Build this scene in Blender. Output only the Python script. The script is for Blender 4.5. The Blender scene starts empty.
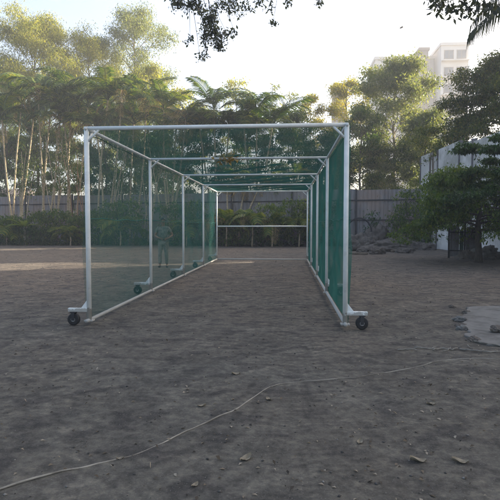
import bpy, math, random
import numpy as np
from mathutils import Vector, Matrix, noise
R = math.radians
rnd = random.Random(7)

# ------------------------------------------------------------------ camera, sky, sun, exposure
sc = bpy.context.scene
C = sc.collection
CAMZ, YAW, PITCH = 1.5, R(4.24), R(2.80)
cam_d = bpy.data.cameras.new('camera'); cam_d.sensor_width = 36; cam_d.lens = 36
cam_d.clip_start = 0.05; cam_d.clip_end = 3000
cam = bpy.data.objects.new('camera', cam_d); C.objects.link(cam)
cam.location = (0, 0, CAMZ); cam.rotation_euler = (math.pi/2 - PITCH, 0, YAW)
sc.camera = cam
SUN_AZ, SUN_EL = R(63), R(25)          # azimuth measured clockwise from +Y
w = bpy.data.worlds.new('World'); sc.world = w; w.use_nodes = True
nt = w.node_tree; bg = nt.nodes['Background']
sky = nt.nodes.new('ShaderNodeTexSky'); sky.sky_type = 'NISHITA'; sky.sun_disc = False
sky.sun_elevation = SUN_EL; sky.sun_rotation = SUN_AZ
sky.air_density = 0.85; sky.dust_density = 5.0; sky.ozone_density = 0.3
nt.links.new(sky.outputs[0], bg.inputs[0]); bg.inputs[1].default_value = 0.15
sd = bpy.data.lights.new('sun', 'SUN'); sd.energy = 5.0; sd.angle = R(0.5); sd.color = (1, .90, .74)
sun = bpy.data.objects.new('sun', sd); C.objects.link(sun)
sv = Vector((math.sin(SUN_AZ)*math.cos(SUN_EL), math.cos(SUN_AZ)*math.cos(SUN_EL), math.sin(SUN_EL)))
sun.rotation_euler = sv.to_track_quat('Z', 'Y').to_euler(); sun.location = (30, 15, 40)
sc.view_settings.view_transform = 'Standard'; sc.view_settings.look = 'None'
sc.view_settings.exposure = 1.6; sc.view_settings.gamma = 1
sc.view_settings.use_curve_mapping = False
sc.cycles.use_denoising = True
sc.cycles.max_bounces = 8; sc.cycles.transparent_max_bounces = 32
sc.cycles.volume_bounces = 1

# ------------------------------------------------------------------ helpers
cy, sy, cp, sp = math.cos(YAW), math.sin(YAW), math.cos(PITCH), math.sin(PITCH)
FW = Vector((-sy*cp, cy*cp, -sp)); RT = Vector((cy, sy, 0)); UP = RT.cross(FW)
EYE = Vector((0, 0, CAMZ))
def ray(px, py): return FW + RT*((px-250)/500) + UP*((250-py)/500)
def ground(px, py, z=0.0):
    d = ray(px, py); return EYE + d*((z-CAMZ)/d.z)
def at(px, py, Y):
    d = ray(px, py); return EYE + d*(Y/d.y)
def at_x(px, Y):                         # ground point below a picture column at distance Y
    p = at(px, 225, Y); return Vector((p.x, Y, 0))

def tag(o, label=None, cat=None, group=None, kind=None):
    if label: o['label'] = label
    if cat: o['category'] = cat
    if group: o['group'] = group
    if kind: o['kind'] = kind
    return o
def empty(name, loc=(0,0,0), rz=0, **k):
    o = bpy.data.objects.new(name, None); C.objects.link(o); o.location = loc; o.rotation_euler = (0,0,rz)
    o.empty_display_size = .2
    return tag(o, **k)
def link(name, me, parent=None, **k):
    o = bpy.data.objects.new(name, me); C.objects.link(o)
    if parent: o.parent = parent
    return tag(o, **k)

class MB:
    def __init__(s): s.v = []; s.f = []
    def add(s, vs, fs):
        n = len(s.v); s.v += [tuple(v) for v in vs]; s.f += [tuple(i+n for i in f) for f in fs]
    def box(s, c, size, rz=0, rx=0, ry=0, taper=1.0):
        M = Matrix.Rotation(rz,3,'Z') @ Matrix.Rotation(ry,3,'Y') @ Matrix.Rotation(rx,3,'X')
        c = Vector(c); a,b,h = [q/2 for q in size]
        vs = [c + M @ Vector((x*a*(taper if z>0 else 1), y*b*(taper if z>0 else 1), z*h)) for z in (-1,1) for x,y in ((-1,-1),(1,-1),(1,1),(-1,1))]
        s.add(vs, [(3,2,1,0),(4,5,6,7),(0,1,5,4),(1,2,6,5),(2,3,7,6),(3,0,4,7)])
    def tube(s, pts, r, n=8, caps=True):
        pts = [Vector(p) for p in pts]; m = len(pts)
        rs = r if isinstance(r, (list, tuple)) else [r]*m
        vs = []; prev = None
        for i, p in enumerate(pts):
            t = (pts[min(i+1,m-1)] - pts[max(i-1,0)])
            t = t.normalized() if t.length > 1e-9 else Vector((0,0,1))
            if prev is None:
                a = Vector((0,0,1)) if abs(t.z) < .9 else Vector((1,0,0))
                u = t.cross(a).normalized()
            else:
                u = (prev - t*prev.dot(t)); u = u.normalized() if u.length > 1e-6 else t.orthogonal().normalized()
            prev = u; q = t.cross(u)
            for k in range(n):
                an = 2*math.pi*(k+.5)/n
                vs.append(p + (u*math.cos(an) + q*math.sin(an))*rs[i])
        fs = [(i*n+k, i*n+(k+1)%n, (i+1)*n+(k+1)%n, (i+1)*n+k) for i in range(m-1) for k in range(n)]
        if caps: fs += [tuple(range(n))[::-1], tuple((m-1)*n+k for k in range(n))]
        s.add(vs, fs)
    def lathe(s, prof, c=(0,0,0), axis='Z', n=20):
        vs = []; c = Vector(c)
        for r_, h in prof:
            for k in range(n):
                a = 2*math.pi*k/n; x, y = r_*math.cos(a), r_*math.sin(a)
                vs.append(c + (Vector((x,y,h)) if axis=='Z' else Vector((h,x,y)) if axis=='X' else Vector((x,h,y))))
        m = len(prof)
        fs = [(i*n+k, i*n+(k+1)%n, (i+1)*n+(k+1)%n, (i+1)*n+k) for i in range(m-1) for k in range(n)]
        fs += [tuple(range(n))[::-1], tuple((m-1)*n+k for k in range(n))]
        s.add(vs, fs)
    def mesh(s, name, mat, smooth=False):
        me = bpy.data.meshes.new(name); me.from_pydata(s.v, [], s.f); me.materials.append(mat)
        if smooth: me.polygons.foreach_set('use_smooth', [True]*len(me.polygons))
        me.update(); return me
    def build(s, name, mat, parent=None, smooth=False, bevel=0, **k):
        o = link(name, s.mesh(name, mat, smooth), parent, **k)
        if bevel:
            b = o.modifiers.new('bevel','BEVEL'); b.width = bevel; b.segments = 2; b.limit_method = 'ANGLE'
        return o
def np_mesh(name, V, F, mat, smooth=False):
    me = bpy.data.meshes.new(name); k = F.shape[1]
    me.vertices.add(len(V)); me.vertices.foreach_set('co', V.astype(np.float32).ravel())
    me.loops.add(F.size); me.loops.foreach_set('vertex_index', F.astype(np.int32).ravel())
    me.polygons.add(len(F)); me.polygons.foreach_set('loop_start', np.arange(0, F.size, k, dtype=np.int32))
    me.polygons.foreach_set('loop_total', np.full(len(F), k, dtype=np.int32))
    if smooth: me.polygons.foreach_set('use_smooth', np.ones(len(F), dtype=bool))
    me.materials.append(mat); me.update(calc_edges=True); return me

# ------------------------------------------------------------------ materials
def mat_new(name):
    m = bpy.data.materials.new(name); m.use_nodes = True
    return m, m.node_tree, m.node_tree.nodes['Principled BSDF']
def N(t, kind, **k):
    n = t.nodes.new(kind)
    for a, b in k.items(): setattr(n, a, b)
    return n
def ramp(t, src, stops):
    r = N(t, 'ShaderNodeValToRGB'); e = r.color_ramp.elements
    while len(e) < len(stops): e.new(.5)
    for i, (p, c) in enumerate(stops):
        e[i].position = p; e[i].color = (c[0],c[1],c[2],1) if not isinstance(c, (int,float)) else (c,c,c,1)
    t.links.new(src, r.inputs[0]); return r
def noise_tex(t, scale, detail=4, rough=.6, vec=None, stretch=None):
    n = N(t, 'ShaderNodeTexNoise'); n.inputs['Scale'].default_value = scale
    n.inputs['Detail'].default_value = detail; n.inputs['Roughness'].default_value = rough
    co = N(t, 'ShaderNodeTexCoord').outputs['Object'] if vec is None else vec
    if stretch:
        mp = N(t, 'ShaderNodeMapping'); mp.inputs['Scale'].default_value = stretch
        t.links.new(co, mp.inputs[0]); co = mp.outputs[0]
    t.links.new(co, n.inputs['Vector']); return n
def mix(t, a, b, fac, mode='MIX'):
    m = N(t, 'ShaderNodeMix', data_type='RGBA', blend_type=mode)
    for sock, v in ((m.inputs[0], fac), (m.inputs[6], a), (m.inputs[7], b)):
        if hasattr(v, 'is_linked'): t.links.new(v, sock)
        elif isinstance(v, (int, float)): sock.default_value = v
        else: sock.default_value = (*v, 1)
    return m.outputs[2]
def bump(t, b, h, strength=.3, dist=.02):
    n = N(t, 'ShaderNodeBump'); n.inputs['Strength'].default_value = strength; n.inputs['Distance'].default_value = dist
    t.links.new(h, n.inputs['Height']); t.links.new(n.outputs[0], b.inputs['Normal'])
def surf(name, c0, c1, scale=3, rough=.85, bs=.3, bd=.01, stretch=None, metallic=0, detail=6, c2=None, dirt=None):
    m, t, b = mat_new(name)
    n = noise_tex(t, scale, detail, .65, stretch=stretch)
    st = [(.3, c0), (.7, c1)] if c2 is None else [(.3, c0), (.52, c1), (.68, c2)]
    col = ramp(t, n.outputs[0], st).outputs[0]
    if dirt:
        d = noise_tex(t, scale*.35, 8, .75)
        f = ramp(t, d.outputs[0], [(.48, 0), (.62, 1)]).outputs[0]
        col = mix(t, col, dirt, f)
    t.links.new(col, b.inputs['Base Color'])
    b.inputs['Roughness'].default_value = rough; b.inputs['Metallic'].default_value = metallic
    b.inputs['Specular IOR Level'].default_value = .3
    if bs: bump(t, b, n.outputs[0], bs, bd)
    return m
def leaf_mat(name, cols, transl=.35, rough=.5, tboost=1.4):
    m, t, b = mat_new(name)
    g = N(t, 'ShaderNodeNewGeometry')
    k = len(cols)
    c = ramp(t, g.outputs['Random Per Island'], [((i+.5)/k, x) for i, x in enumerate(cols)]).outputs[0]
    t.links.new(c, b.inputs['Base Color']); b.inputs['Roughness'].default_value = rough
    b.inputs['Specular IOR Level'].default_value = .35
    tr = N(t, 'ShaderNodeBsdfTranslucent')
    tc = mix(t, c, (tboost, tboost*.95, .45), 1.0, 'MULTIPLY')
    t.links.new(tc, tr.inputs[0])
    ms = N(t, 'ShaderNodeMixShader'); ms.inputs[0].default_value = transl
    t.links.new(b.outputs[0], ms.inputs[1]); t.links.new(tr.outputs[0], ms.inputs[2])
    t.links.new(ms.outputs[0], t.nodes['Material Output'].inputs['Surface'])
    return m

M = {}
M['bark'] = surf('bark', (.07,.055,.04), (.19,.15,.11), 6, .9, .6, .03, (4,4,.8))
M['bark_pale'] = surf('bark_pale', (.22,.19,.14), (.42,.36,.27), 5, .9, .4, .02, (3,3,1))
M['palm_stem'] = surf('palm_stem', (.26,.20,.12), (.60,.48,.31), 3, .7, .3, .02, (1,1,6))
M['dark_bark'] = surf('dark_bark', (.035,.03,.025), (.10,.085,.07), 8, .9, .6, .02, (4,4,.8))
M['dark_leaf'] = leaf_mat('dark_leaf', [(.014,.040,.011),(.032,.078,.024),(.022,.058,.015),(.060,.115,.028)], .42)
M['mid_leaf'] = leaf_mat('mid_leaf', [(.038,.078,.018),(.085,.145,.030),(.058,.108,.024),(.135,.18,.035)], .5)
M['yellow_leaf'] = leaf_mat('yellow_leaf', [(.14,.18,.05),(.25,.26,.07),(.19,.21,.05),(.33,.31,.08)], .58)
M['gold_leaf'] = leaf_mat('gold_leaf', [(.20,.20,.03),(.36,.30,.04),(.28,.25,.04),(.16,.20,.04)], .55)
M['grey_leaf'] = leaf_mat('grey_leaf', [(.09,.13,.065),(.18,.215,.10),(.13,.165,.08),(.24,.25,.13)], .52)
M['olive_leaf'] = leaf_mat('olive_leaf', [(.030,.050,.012),(.085,.12,.022),(.050,.08,.017),(.17,.17,.04)], .5)
M['palm_leaf'] = leaf_mat('palm_leaf', [(.016,.042,.012),(.045,.085,.020),(.028,.060,.016),(.11,.14,.03)], .42, .4)
M['palm_bright'] = leaf_mat('palm_bright', [(.05,.10,.02),(.13,.19,.03),(.20,.21,.04)], .5, .4)
M['dry_leaf'] = leaf_mat('dry_leaf', [(.16,.12,.05),(.34,.24,.10),(.24,.17,.07),(.42,.33,.16)], .3, .7)
M['fallen'] = surf('fallen', (.13,.11,.075), (.28,.24,.17), 25, .8, .3, .003)
M['litter'] = leaf_mat('litter', [(.025,.022,.018),(.09,.07,.045),(.05,.04,.03),(.16,.125,.085),(.30,.26,.20)], .1, .8)
M['overhead_leaf'] = leaf_mat('overhead_leaf', [(.05,.06,.058),(.11,.125,.11),(.075,.085,.08)], .45, .4)
def paint_material():
    m, t, b = mat_new('white_paint')
    co = N(t, 'ShaderNodeTexCoord').outputs['Object']
    n = noise_tex(t, 5, 5, .65, co); c = ramp(t, n.outputs[0], [(.3,(.60,.63,.60)),(.7,(.76,.77,.73))]).outputs[0]
    g = noise_tex(t, 2.2, 8, .78, co); c = mix(t, c, (.46,.46,.42), ramp(t, g.outputs[0], [(.54,0),(.68,.6)]).outputs[0])
    r_ = noise_tex(t, 23, 6, .8, co); c = mix(t, c, (.16,.075,.035), ramp(t, r_.outputs[0], [(.66,0),(.70,.9)]).outputs[0])
    sx = N(t, 'ShaderNodeSeparateXYZ'); t.links.new(co, sx.inputs[0])
    ad = N(t, 'ShaderNodeMath', operation='MULTIPLY_ADD'); t.links.new(g.outputs[0], ad.inputs[0]); ad.inputs[1].default_value = -.5; t.links.new(sx.outputs['Z'], ad.inputs[2])
    c = mix(t, c, (.20,.175,.135), ramp(t, ad.outputs[0], [(-.24,.65),(-.06,0)]).outputs[0])
    t.links.new(c, b.inputs['Base Color']); b.inputs['Roughness'].default_value = .5; bump(t, b, r_.outputs[0], .15, .002); return m
M['white_paint'] = paint_material()
M['rubber'] = surf('rubber', (.012,.012,.012), (.03,.03,.03), 20, .6, .1, .002)
M['steel'] = surf('steel', (.25,.25,.25), (.4,.4,.4), 20, .45, .05, .002, metallic=.8)
M['concrete'] = surf('concrete', (.10,.098,.09), (.17,.165,.15), 2.2, .9, .6, .01, c2=(.135,.13,.12), dirt=(.07,.065,.058))
M['rock'] = surf('rock', (.045,.040,.035), (.14,.12,.10), 1.6, .95, .9, .08, c2=(.08,.07,.06))
M['pebble'] = leaf_mat('pebble', [(.05,.047,.043),(.10,.094,.085),(.03,.03,.028),(.20,.19,.17)], 0, .9)
M['wall_white'] = surf('wall_white', (.52,.52,.50), (.70,.69,.66), .8, .9, .3, .01, (1,1,.35), dirt=(.36,.36,.33))
M['line'] = surf('line', (.13,.12,.10), (.34,.32,.27), 4, .9, .3, .003, dirt=(.10,.09,.075))
M['far_wall'] = surf('far_wall', (.62,.59,.53), (.74,.71,.66), .3, .9, 0)
M['far_brown'] = surf('far_brown', (.25,.21,.18), (.34,.29,.25), .3, .9, 0)
M['far_glass'] = surf('far_glass', (.12,.13,.14), (.22,.23,.24), .5, .2, 0)
M['roof'] = surf('roof', (.07,.06,.06), (.12,.10,.09), 1, .9, .2)
M['gate_grey'] = surf('gate_grey', (.10,.10,.105), (.19,.19,.20), 2, .7, .1, .01, (3,3,.6), dirt=(.09,.07,.06))
M['gate_green'] = surf('gate_green', (.03,.06,.05), (.06,.10,.08), 3, .7, .1)
M['black_iron'] = surf('black_iron', (.02,.02,.022), (.05,.05,.05), 5, .7, .1)
M['skin'] = surf('skin', (.22,.12,.075), (.28,.16,.10), 12, .55, .05)
M['hair'] = surf('hair', (.008,.007,.006), (.02,.018,.016), 40, .5, .3)
M['shirt'] = surf('shirt', (.05,.055,.045), (.26,.26,.21), 14, .85, .3, .01)
M['trousers'] = surf('trousers', (.10,.095,.075), (.32,.30,.24), 11, .85, .3, .01)
M['shoe'] = surf('shoe', (.03,.03,.03), (.07,.065,.06), 9, .6, .1)
M['belt'] = surf('belt', (.02,.018,.016), (.03,.03,.03), 9, .6, .1)

def net_material():
    m, t, b = mat_new('net_cord')
    n = noise_tex(t, 1.2, 3, .5)
    c = ramp(t, n.outputs[0], [(.3,(.002,.110,.080)),(.7,(.004,.155,.115))]).outputs[0]
    t.links.new(c, b.inputs['Base Color']); b.inputs['Roughness'].default_value = .6
    return m
M['net'] = net_material()

def fence_material():
    m, t, b = mat_new('fence_sheet')
    n = noise_tex(t, 1.4, 6, .7, stretch=(1,1,.25)); n2 = noise_tex(t, .35, 3, .6)
    c = ramp(t, n.outputs[0], [(.3,(.15,.15,.155)),(.55,(.24,.235,.235)),(.72,(.19,.155,.14))]).outputs[0]
    c = mix(t, c, (.27,.20,.16), ramp(t, n2.outputs[0], [(.42,0),(.60,.85)]).outputs[0])  # pinkish tan patches: rust tone plus sunlit warmth put into the colour
    st = noise_tex(t, 5, 7, .75, stretch=(1,1,.08)); c = mix(t, c, (.10,.085,.075), ramp(t, st.outputs[0], [(.52,0),(.64,.65)]).outputs[0])
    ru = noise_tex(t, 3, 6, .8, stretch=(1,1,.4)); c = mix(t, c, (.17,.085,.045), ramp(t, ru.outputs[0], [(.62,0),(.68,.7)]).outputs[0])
    t.links.new(c, b.inputs['Base Color']); b.inputs['Roughness'].default_value = .75
    return m
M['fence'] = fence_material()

def dirt_material():
    m, t, b = mat_new('packed_dirt')
    co = N(t, 'ShaderNodeTexCoord').outputs['Object']
    big = noise_tex(t, .22, 5, .6, co); med = noise_tex(t, 1.3, 7, .68, co); fine = noise_tex(t, 14, 8, .75, co)
    patch = noise_tex(t, 3.2, 4, .6, co, (.9,1.1,1)); grit = noise_tex(t, 90, 3, .6, co)
    c = ramp(t, med.outputs[0], [(.28,(.062,.059,.051)),(.48,(.094,.090,.077)),(.57,(.112,.107,.091)),(.74,(.165,.157,.133))]).outputs[0]
    brown = ramp(t, big.outputs[0], [(.40,0),(.62,1)]).outputs[0]
    c = mix(t, c, (.142,.121,.094), mix(t, (0,0,0), (.45,.45,.45), brown))
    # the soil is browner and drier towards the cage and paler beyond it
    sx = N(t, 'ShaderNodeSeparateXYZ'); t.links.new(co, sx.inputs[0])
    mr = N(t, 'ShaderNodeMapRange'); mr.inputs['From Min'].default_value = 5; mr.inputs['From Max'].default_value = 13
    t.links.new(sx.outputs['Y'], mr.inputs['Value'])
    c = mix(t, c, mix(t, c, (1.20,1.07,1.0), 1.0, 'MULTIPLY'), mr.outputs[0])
    f = ramp(t, patch.outputs[0], [(.50,0),(.62,.7)]).outputs[0]
    c = mix(t, c, (.048,.045,.042), f)
    blo = noise_tex(t, 6.5, 6, .72, co, (1,1.1,1))
    c = mix(t, c, ramp(t, blo.outputs[0], [(.33,(.62,.62,.63)),(.5,(1,1,1)),(.66,(1.5,1.46,1.4))]).outputs[0], .8, 'MULTIPLY')
    f = ramp(t, fine.outputs[0], [(.28,(.45,.45,.45)),(.5,(1,1,1)),(.72,(1.7,1.65,1.58))]).outputs[0]
    c = mix(t, c, f, .85, 'MULTIPLY')
    f = ramp(t, grit.outputs[0], [(.60,0),(.72,.6)]).outputs[0]
    c = mix(t, c, (.24,.225,.20), f)
    t.links.new(c, b.inputs['Base Color']); b.inputs['Roughness'].default_value = .95
    b.inputs['Specular IOR Level'].default_value = .2
    hm = N(t, 'ShaderNodeMath', operation='ADD'); t.links.new(fine.outputs[0], hm.inputs[0]); t.links.new(med.outputs[0], hm.inputs[1])
    bump(t, b, hm.outputs[0], .8, .03)
    return m
M['dirt'] = dirt_material()

# ------------------------------------------------------------------ the ground
def gh(x, y):
    a = noise.noise(Vector((x*.35, y*.35, 3)))*.02 + noise.noise(Vector((x*1.3, y*1.3, 9)))*.011 + noise.noise(Vector((x*4.5, y*4.5, 5)))*.004
    return a - .006
def axis(lo, hi, c, fine, half):
    a = list(np.arange(c-half, c+half+1e-6, fine)); s = fine
    while a[-1] < hi: s *= 1.12; a.append(min(hi, a[-1]+s))
    s = fine
    while a[0] > lo: s *= 1.12; a.insert(0, max(lo, a[0]-s))
    return a
def build_ground():
    xs = axis(-120, 120, -1, .11, 9); ys = axis(-25, 150, 11, .11, 10.5)
    V = np.array([(x, y, gh(x, y) if abs(x) < 40 and y < 60 else 0) for y in ys for x in xs])
    nx, ny = len(xs), len(ys)
    i, j = np.meshgrid(np.arange(nx-1), np.arange(ny-1)); q = (j*nx+i).ravel()
    F = np.stack([q, q+1, q+nx+1, q+nx], 1)
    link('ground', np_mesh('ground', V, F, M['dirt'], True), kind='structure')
build_ground()

# ------------------------------------------------------------------ boundary fence of metal sheets
def build_fence():
    # line across the back; corrugated sheets between iron posts
    A = at_x(424, 36.5); B = at_x(-60, 44.5); H = 4.15
    d = (B-A); L = d.length; u = d.normalized(); nrm = Vector((u.y, -u.x, 0))
    if nrm.y > 0: nrm = -nrm
    root = empty('sheet_metal_fence', ((A+B)/2).to_tuple(), label='tall grey corrugated sheet fence across the back of the ground', cat='fence')
    inv = -((A+B)/2)
    npan = 9; pl = L/npan
    for k in range(npan):
        mb = MB(); dz = rnd.uniform(-.10,.08); n = 64; off = nrm*rnd.uniform(-.02,.02)
        prof = []
        for i in range(n+1):
            s = k*pl + .03 + (pl-.06)*i/n
            o = .018*(1 if (i//2) % 2 else -1)
            prof.append(A + u*s + nrm*o + off + inv)
        vs = [p + Vector((0,0,-.1)) for p in prof] + [p + Vector((0,0,H+dz)) for p in prof]
        vs += [v - nrm*.008 for v in vs]
        m = n+1; fs = []
        for i in range(n):
            fs += [(i,i+1,m+i+1,m+i), (2*m+i+1,2*m+i,3*m+i,3*m+i+1), (m+i,m+i+1,3*m+i+1,3*m+i)]
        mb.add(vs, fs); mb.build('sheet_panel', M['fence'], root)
    for k in range(npan+1):
        mb = MB(); p = A + u*(k*pl) + nrm*.09 + inv
        mb.box(p + Vector((0,0,H/2-.02)), (.10,.10,H+.1)); mb.build('post', M['black_iron'], root)
    for z in (1.9, 3.35):
        mb = MB(); c = A + u*(L/2) + nrm*.055 + inv + Vector((0,0,z))
        mb.box(c, (L, .035, .09), math.atan2(u.y,u.x)); mb.build('rail', M['black_iron'], root)
build_fence()

# ------------------------------------------------------------------ white precast wall on the right
def build_white_wall():
    A = at_x(421, 36.6); B = at_x(512, 24.0); d = B-A; L = d.length; u = d.normalized(); rz = math.atan2(u.y,u.x)
    root = empty('boundary_wall', A.to_tuple(), label='high white panel wall with dark joints running down the right side', cat='wall')
    pts = [(0,1.9,6.5),(1.9,3.2,6.15),(3.35,6.6,6.5),(6.75,8.4,6.25),(8.5,12.2,6.15),(12.35,L+6,5.9)]
    for a, b, h in pts:
        mb = MB(); mb.box(u*((a+b)/2)+Vector((0,0,h/2-.1)), (b-a,.14,h), rz)
        mb.build('wall_panel', M['wall_white'], root, bevel=.02)
    for s, h in ((-.03,6.3),(1.9,6.2),(3.27,6.45),(6.68,6.5),(8.45,6.3),(12.27,6.2)):
        mb = MB(); mb.box(u*s+Vector((0,0,h/2-.1)), (.13,.26,h), rz); mb.build('post', M['gate_grey'], root, bevel=.01)
    return A, u
WA, WU = build_white_wall()

# ------------------------------------------------------------------ buildings
def apartment(name, loc, rz, wd, dp, ht, floors, cols, wall, label, group=None, pale=None, windows_on=('f','l')):
    root = empty(name, loc, rz, label=label, cat='building', group=group)
    mb = MB(); mb.box((0,0,ht/2), (wd,dp,ht)); mb.box((0,0,ht+.5), (wd+.5,dp+.5,1.0)); mb.box((wd*.2,0,ht+2.2), (wd*.25,dp*.4,2.6))
    mb.build('wall', wall, root)
    fh = ht/floors
    sides = []
    if 'f' in windows_on: sides.append((wd, dp, 0))
    if 'l' in windows_on: sides.append((dp, wd, -math.pi/2))
    for wl, off, a in sides:
        nc = cols if wl == wd else max(2, int(cols*dp/wd))
        Mr = Matrix.Rotation(a, 3, 'Z')
        for k in range(floors):
            z = k*fh + fh*.55
            bm_ = MB(); bm_.box(Mr @ Vector((0,-off/2-.35,k*fh+fh*.98-.1)), (wl*.98,.7,.22), a); bm_.build('ledge', wall, root)
            for c in range(nc):
                x = -wl/2 + wl*(c+.5)/nc
                wn = MB(); wn.box(Mr @ Vector((x,-off/2-.01,z)), (wl/nc*.5,.06,fh*.5), a); o = wn.build('window', M['far_glass'], root)
    return root
def make_far_building():
    # pale apartment block seen over the trees at the right
    c = at_x(402, 112); root = empty('apartment_block', c.to_tuple(), math.atan2(RT.y,RT.x)*0, label='pale hazy apartment block rising behind the trees on the right', cat='building')
    s = 112/500
    def bx(x0, x1, top, y0, dep, mat, nm):
        a = (x0-402)*s; b = (x1-402)*s; z = CAMZ + (225-top)*s
        mb = MB(); mb.box(((a+b)/2, y0+dep/2, z/2), (b-a, dep, z)); mb.box(((a+b)/2, y0+dep/2, z+.3), (b-a+.5, dep+.5, .6))
        mb.build(nm, mat, root); return a, b, z
    a,b,z = bx(379,418,56,6,12,M['far_wall'],'wall')
    for k in range(7):
        for j in range(4):
            mb = MB(); mb.box((a+(b-a)*(j+.5)/4, 5.97, z-2.2-3.2*k), (1.1,.1,1.5)); mb.build('window', M['far_glass'], root)
    bx(418.5,427,54,2,9,M['far_brown'],'stair_tower')
    a,b,z = bx(427.5,436,58,5,9,M['far_wall'],'wall')
    a,b,z = bx(436.5,462,53,0,12,M['far_wall'],'wall')
    for k in range(9):
        zz = z - 1.9 - 3.6*k
        for j in range(2):
            x = a + (b-a)*(.28+.46*j)
            f = MB(); f.box((x,-.03,zz), (2.0,.12,1.9)); fo = f.build('window', M['far_brown'], root)
            g = MB(); g.box((x-.46,-.06,zz), (.8,.12,1.6)); g.box((x+.46,-.06,zz), (.8,.12,1.6)); g.build('pane', M['far_glass'], fo)
        mb = MB(); mb.box(((a+b)/2, -.45, zz-1.35), (b-a, .9, .22)); mb.build('balcony', M['far_wall'], root)
make_far_building()
def make_small_building():
    c = at_x(340, 105); s = 105/500
    root = empty('brick_house', c.to_tuple(), 0, label='small brown flat-roofed building behind the golden trees', cat='building')
    top = CAMZ + (225-87)*s
    mb = MB(); mb.box((0,4,top/2), (2.6,6,top)); mb.build('wall', M['far_brown'], root)
    mb = MB(); mb.box((0,4,top+.2), (3.0,6.4,.4)); mb.build('roof', M['far_brown'], root)
    for k in range(6):
        mb = MB(); mb.box((0,-.02,top-2.2-3.2*k), (1.4,.1,1.4)); mb.build('window', M['far_glass'], root)
make_small_building()
def make_low_house():
    c = at_x(-12, 62); s = 62/500
    root = empty('low_house', c.to_tuple(), 0, label='low white house with dark roof beyond the fence at far left', cat='house')
    mb = MB(); mb.box((0,3,2.4), (9,6,4.8)); mb.build('wall', M['wall_white'], root)
    z = 4.8; mb = MB()
    mb.add([(-5,-.6,z),(5,-.6,z),(5,6.6,z),(-5,6.6,z),(-4.2,3,z+1.6),(4.2,3,z+1.6)], [(0,1,5,4),(1,2,5),(2,3,4,5),(3,0,4),(3,2,1,0)])
    mb.build('roof', M['roof'], root)
    for x in (-2.5,0,2.5):
        w_ = MB(); w_.box((x,-.02,3), (1.1,.08,1.3)); w_.build('window', M['far_glass'], root)
make_low_house()
SA = Vector((math.sin(SUN_AZ), math.cos(SUN_AZ), 0)); SN = Vector((-math.cos(SUN_AZ), math.sin(SUN_AZ), 0))
def shade_block(u0, v0, v1, ht, label):
    # unseen block added to shade the ground, gapped to pass a sun streak
    c = SA*(u0+6) + SN*((v0+v1)/2)
    rz = math.atan2(SN.y, SN.x)
    apartment('unseen_shade_building', c.to_tuple(), rz+math.pi, v1-v0, 12, ht, max(3,int(ht/3.2)), max(3,int((v1-v0)/4)), M['far_wall'], label, windows_on=())
shade_block(46, -22, 18.6, 34, 'long unseen cream block added right of the ground to shade it')
shade_block(52, 22.3, 33.5, 27, 'shorter unseen cream block added beside the long one to frame a sun streak')

# ------------------------------------------------------------------ foliage generators
def leaves_np(P, rng, L, wr=.42, droop=.3, jit=.5, fold=.15):
    n = len(P)
    d = rng.normal(size=(n,3)); d[:,2] -= droop*1.5; d /= np.linalg.norm(d,axis=1)[:,None]
    s = np.cross(d, rng.normal(size=(n,3))*[.5,.5,1]+[0,0,.6]); s /= np.linalg.norm(s,axis=1)[:,None]+1e-9
    nn = np.cross(d, s); l = (L*(1+jit*rng.uniform(-1,1,n)))[:,None]; wv = l*wr*.5
    a = P; c = P + d*l; m = P + d*l*.45
    V = np.stack([a, m + s*wv + nn*wv*fold, c, m - s*wv + nn*wv*fold], 1).reshape(-1,3)
    F = np.arange(4*n).reshape(-1,4)
    return V, F

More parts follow.
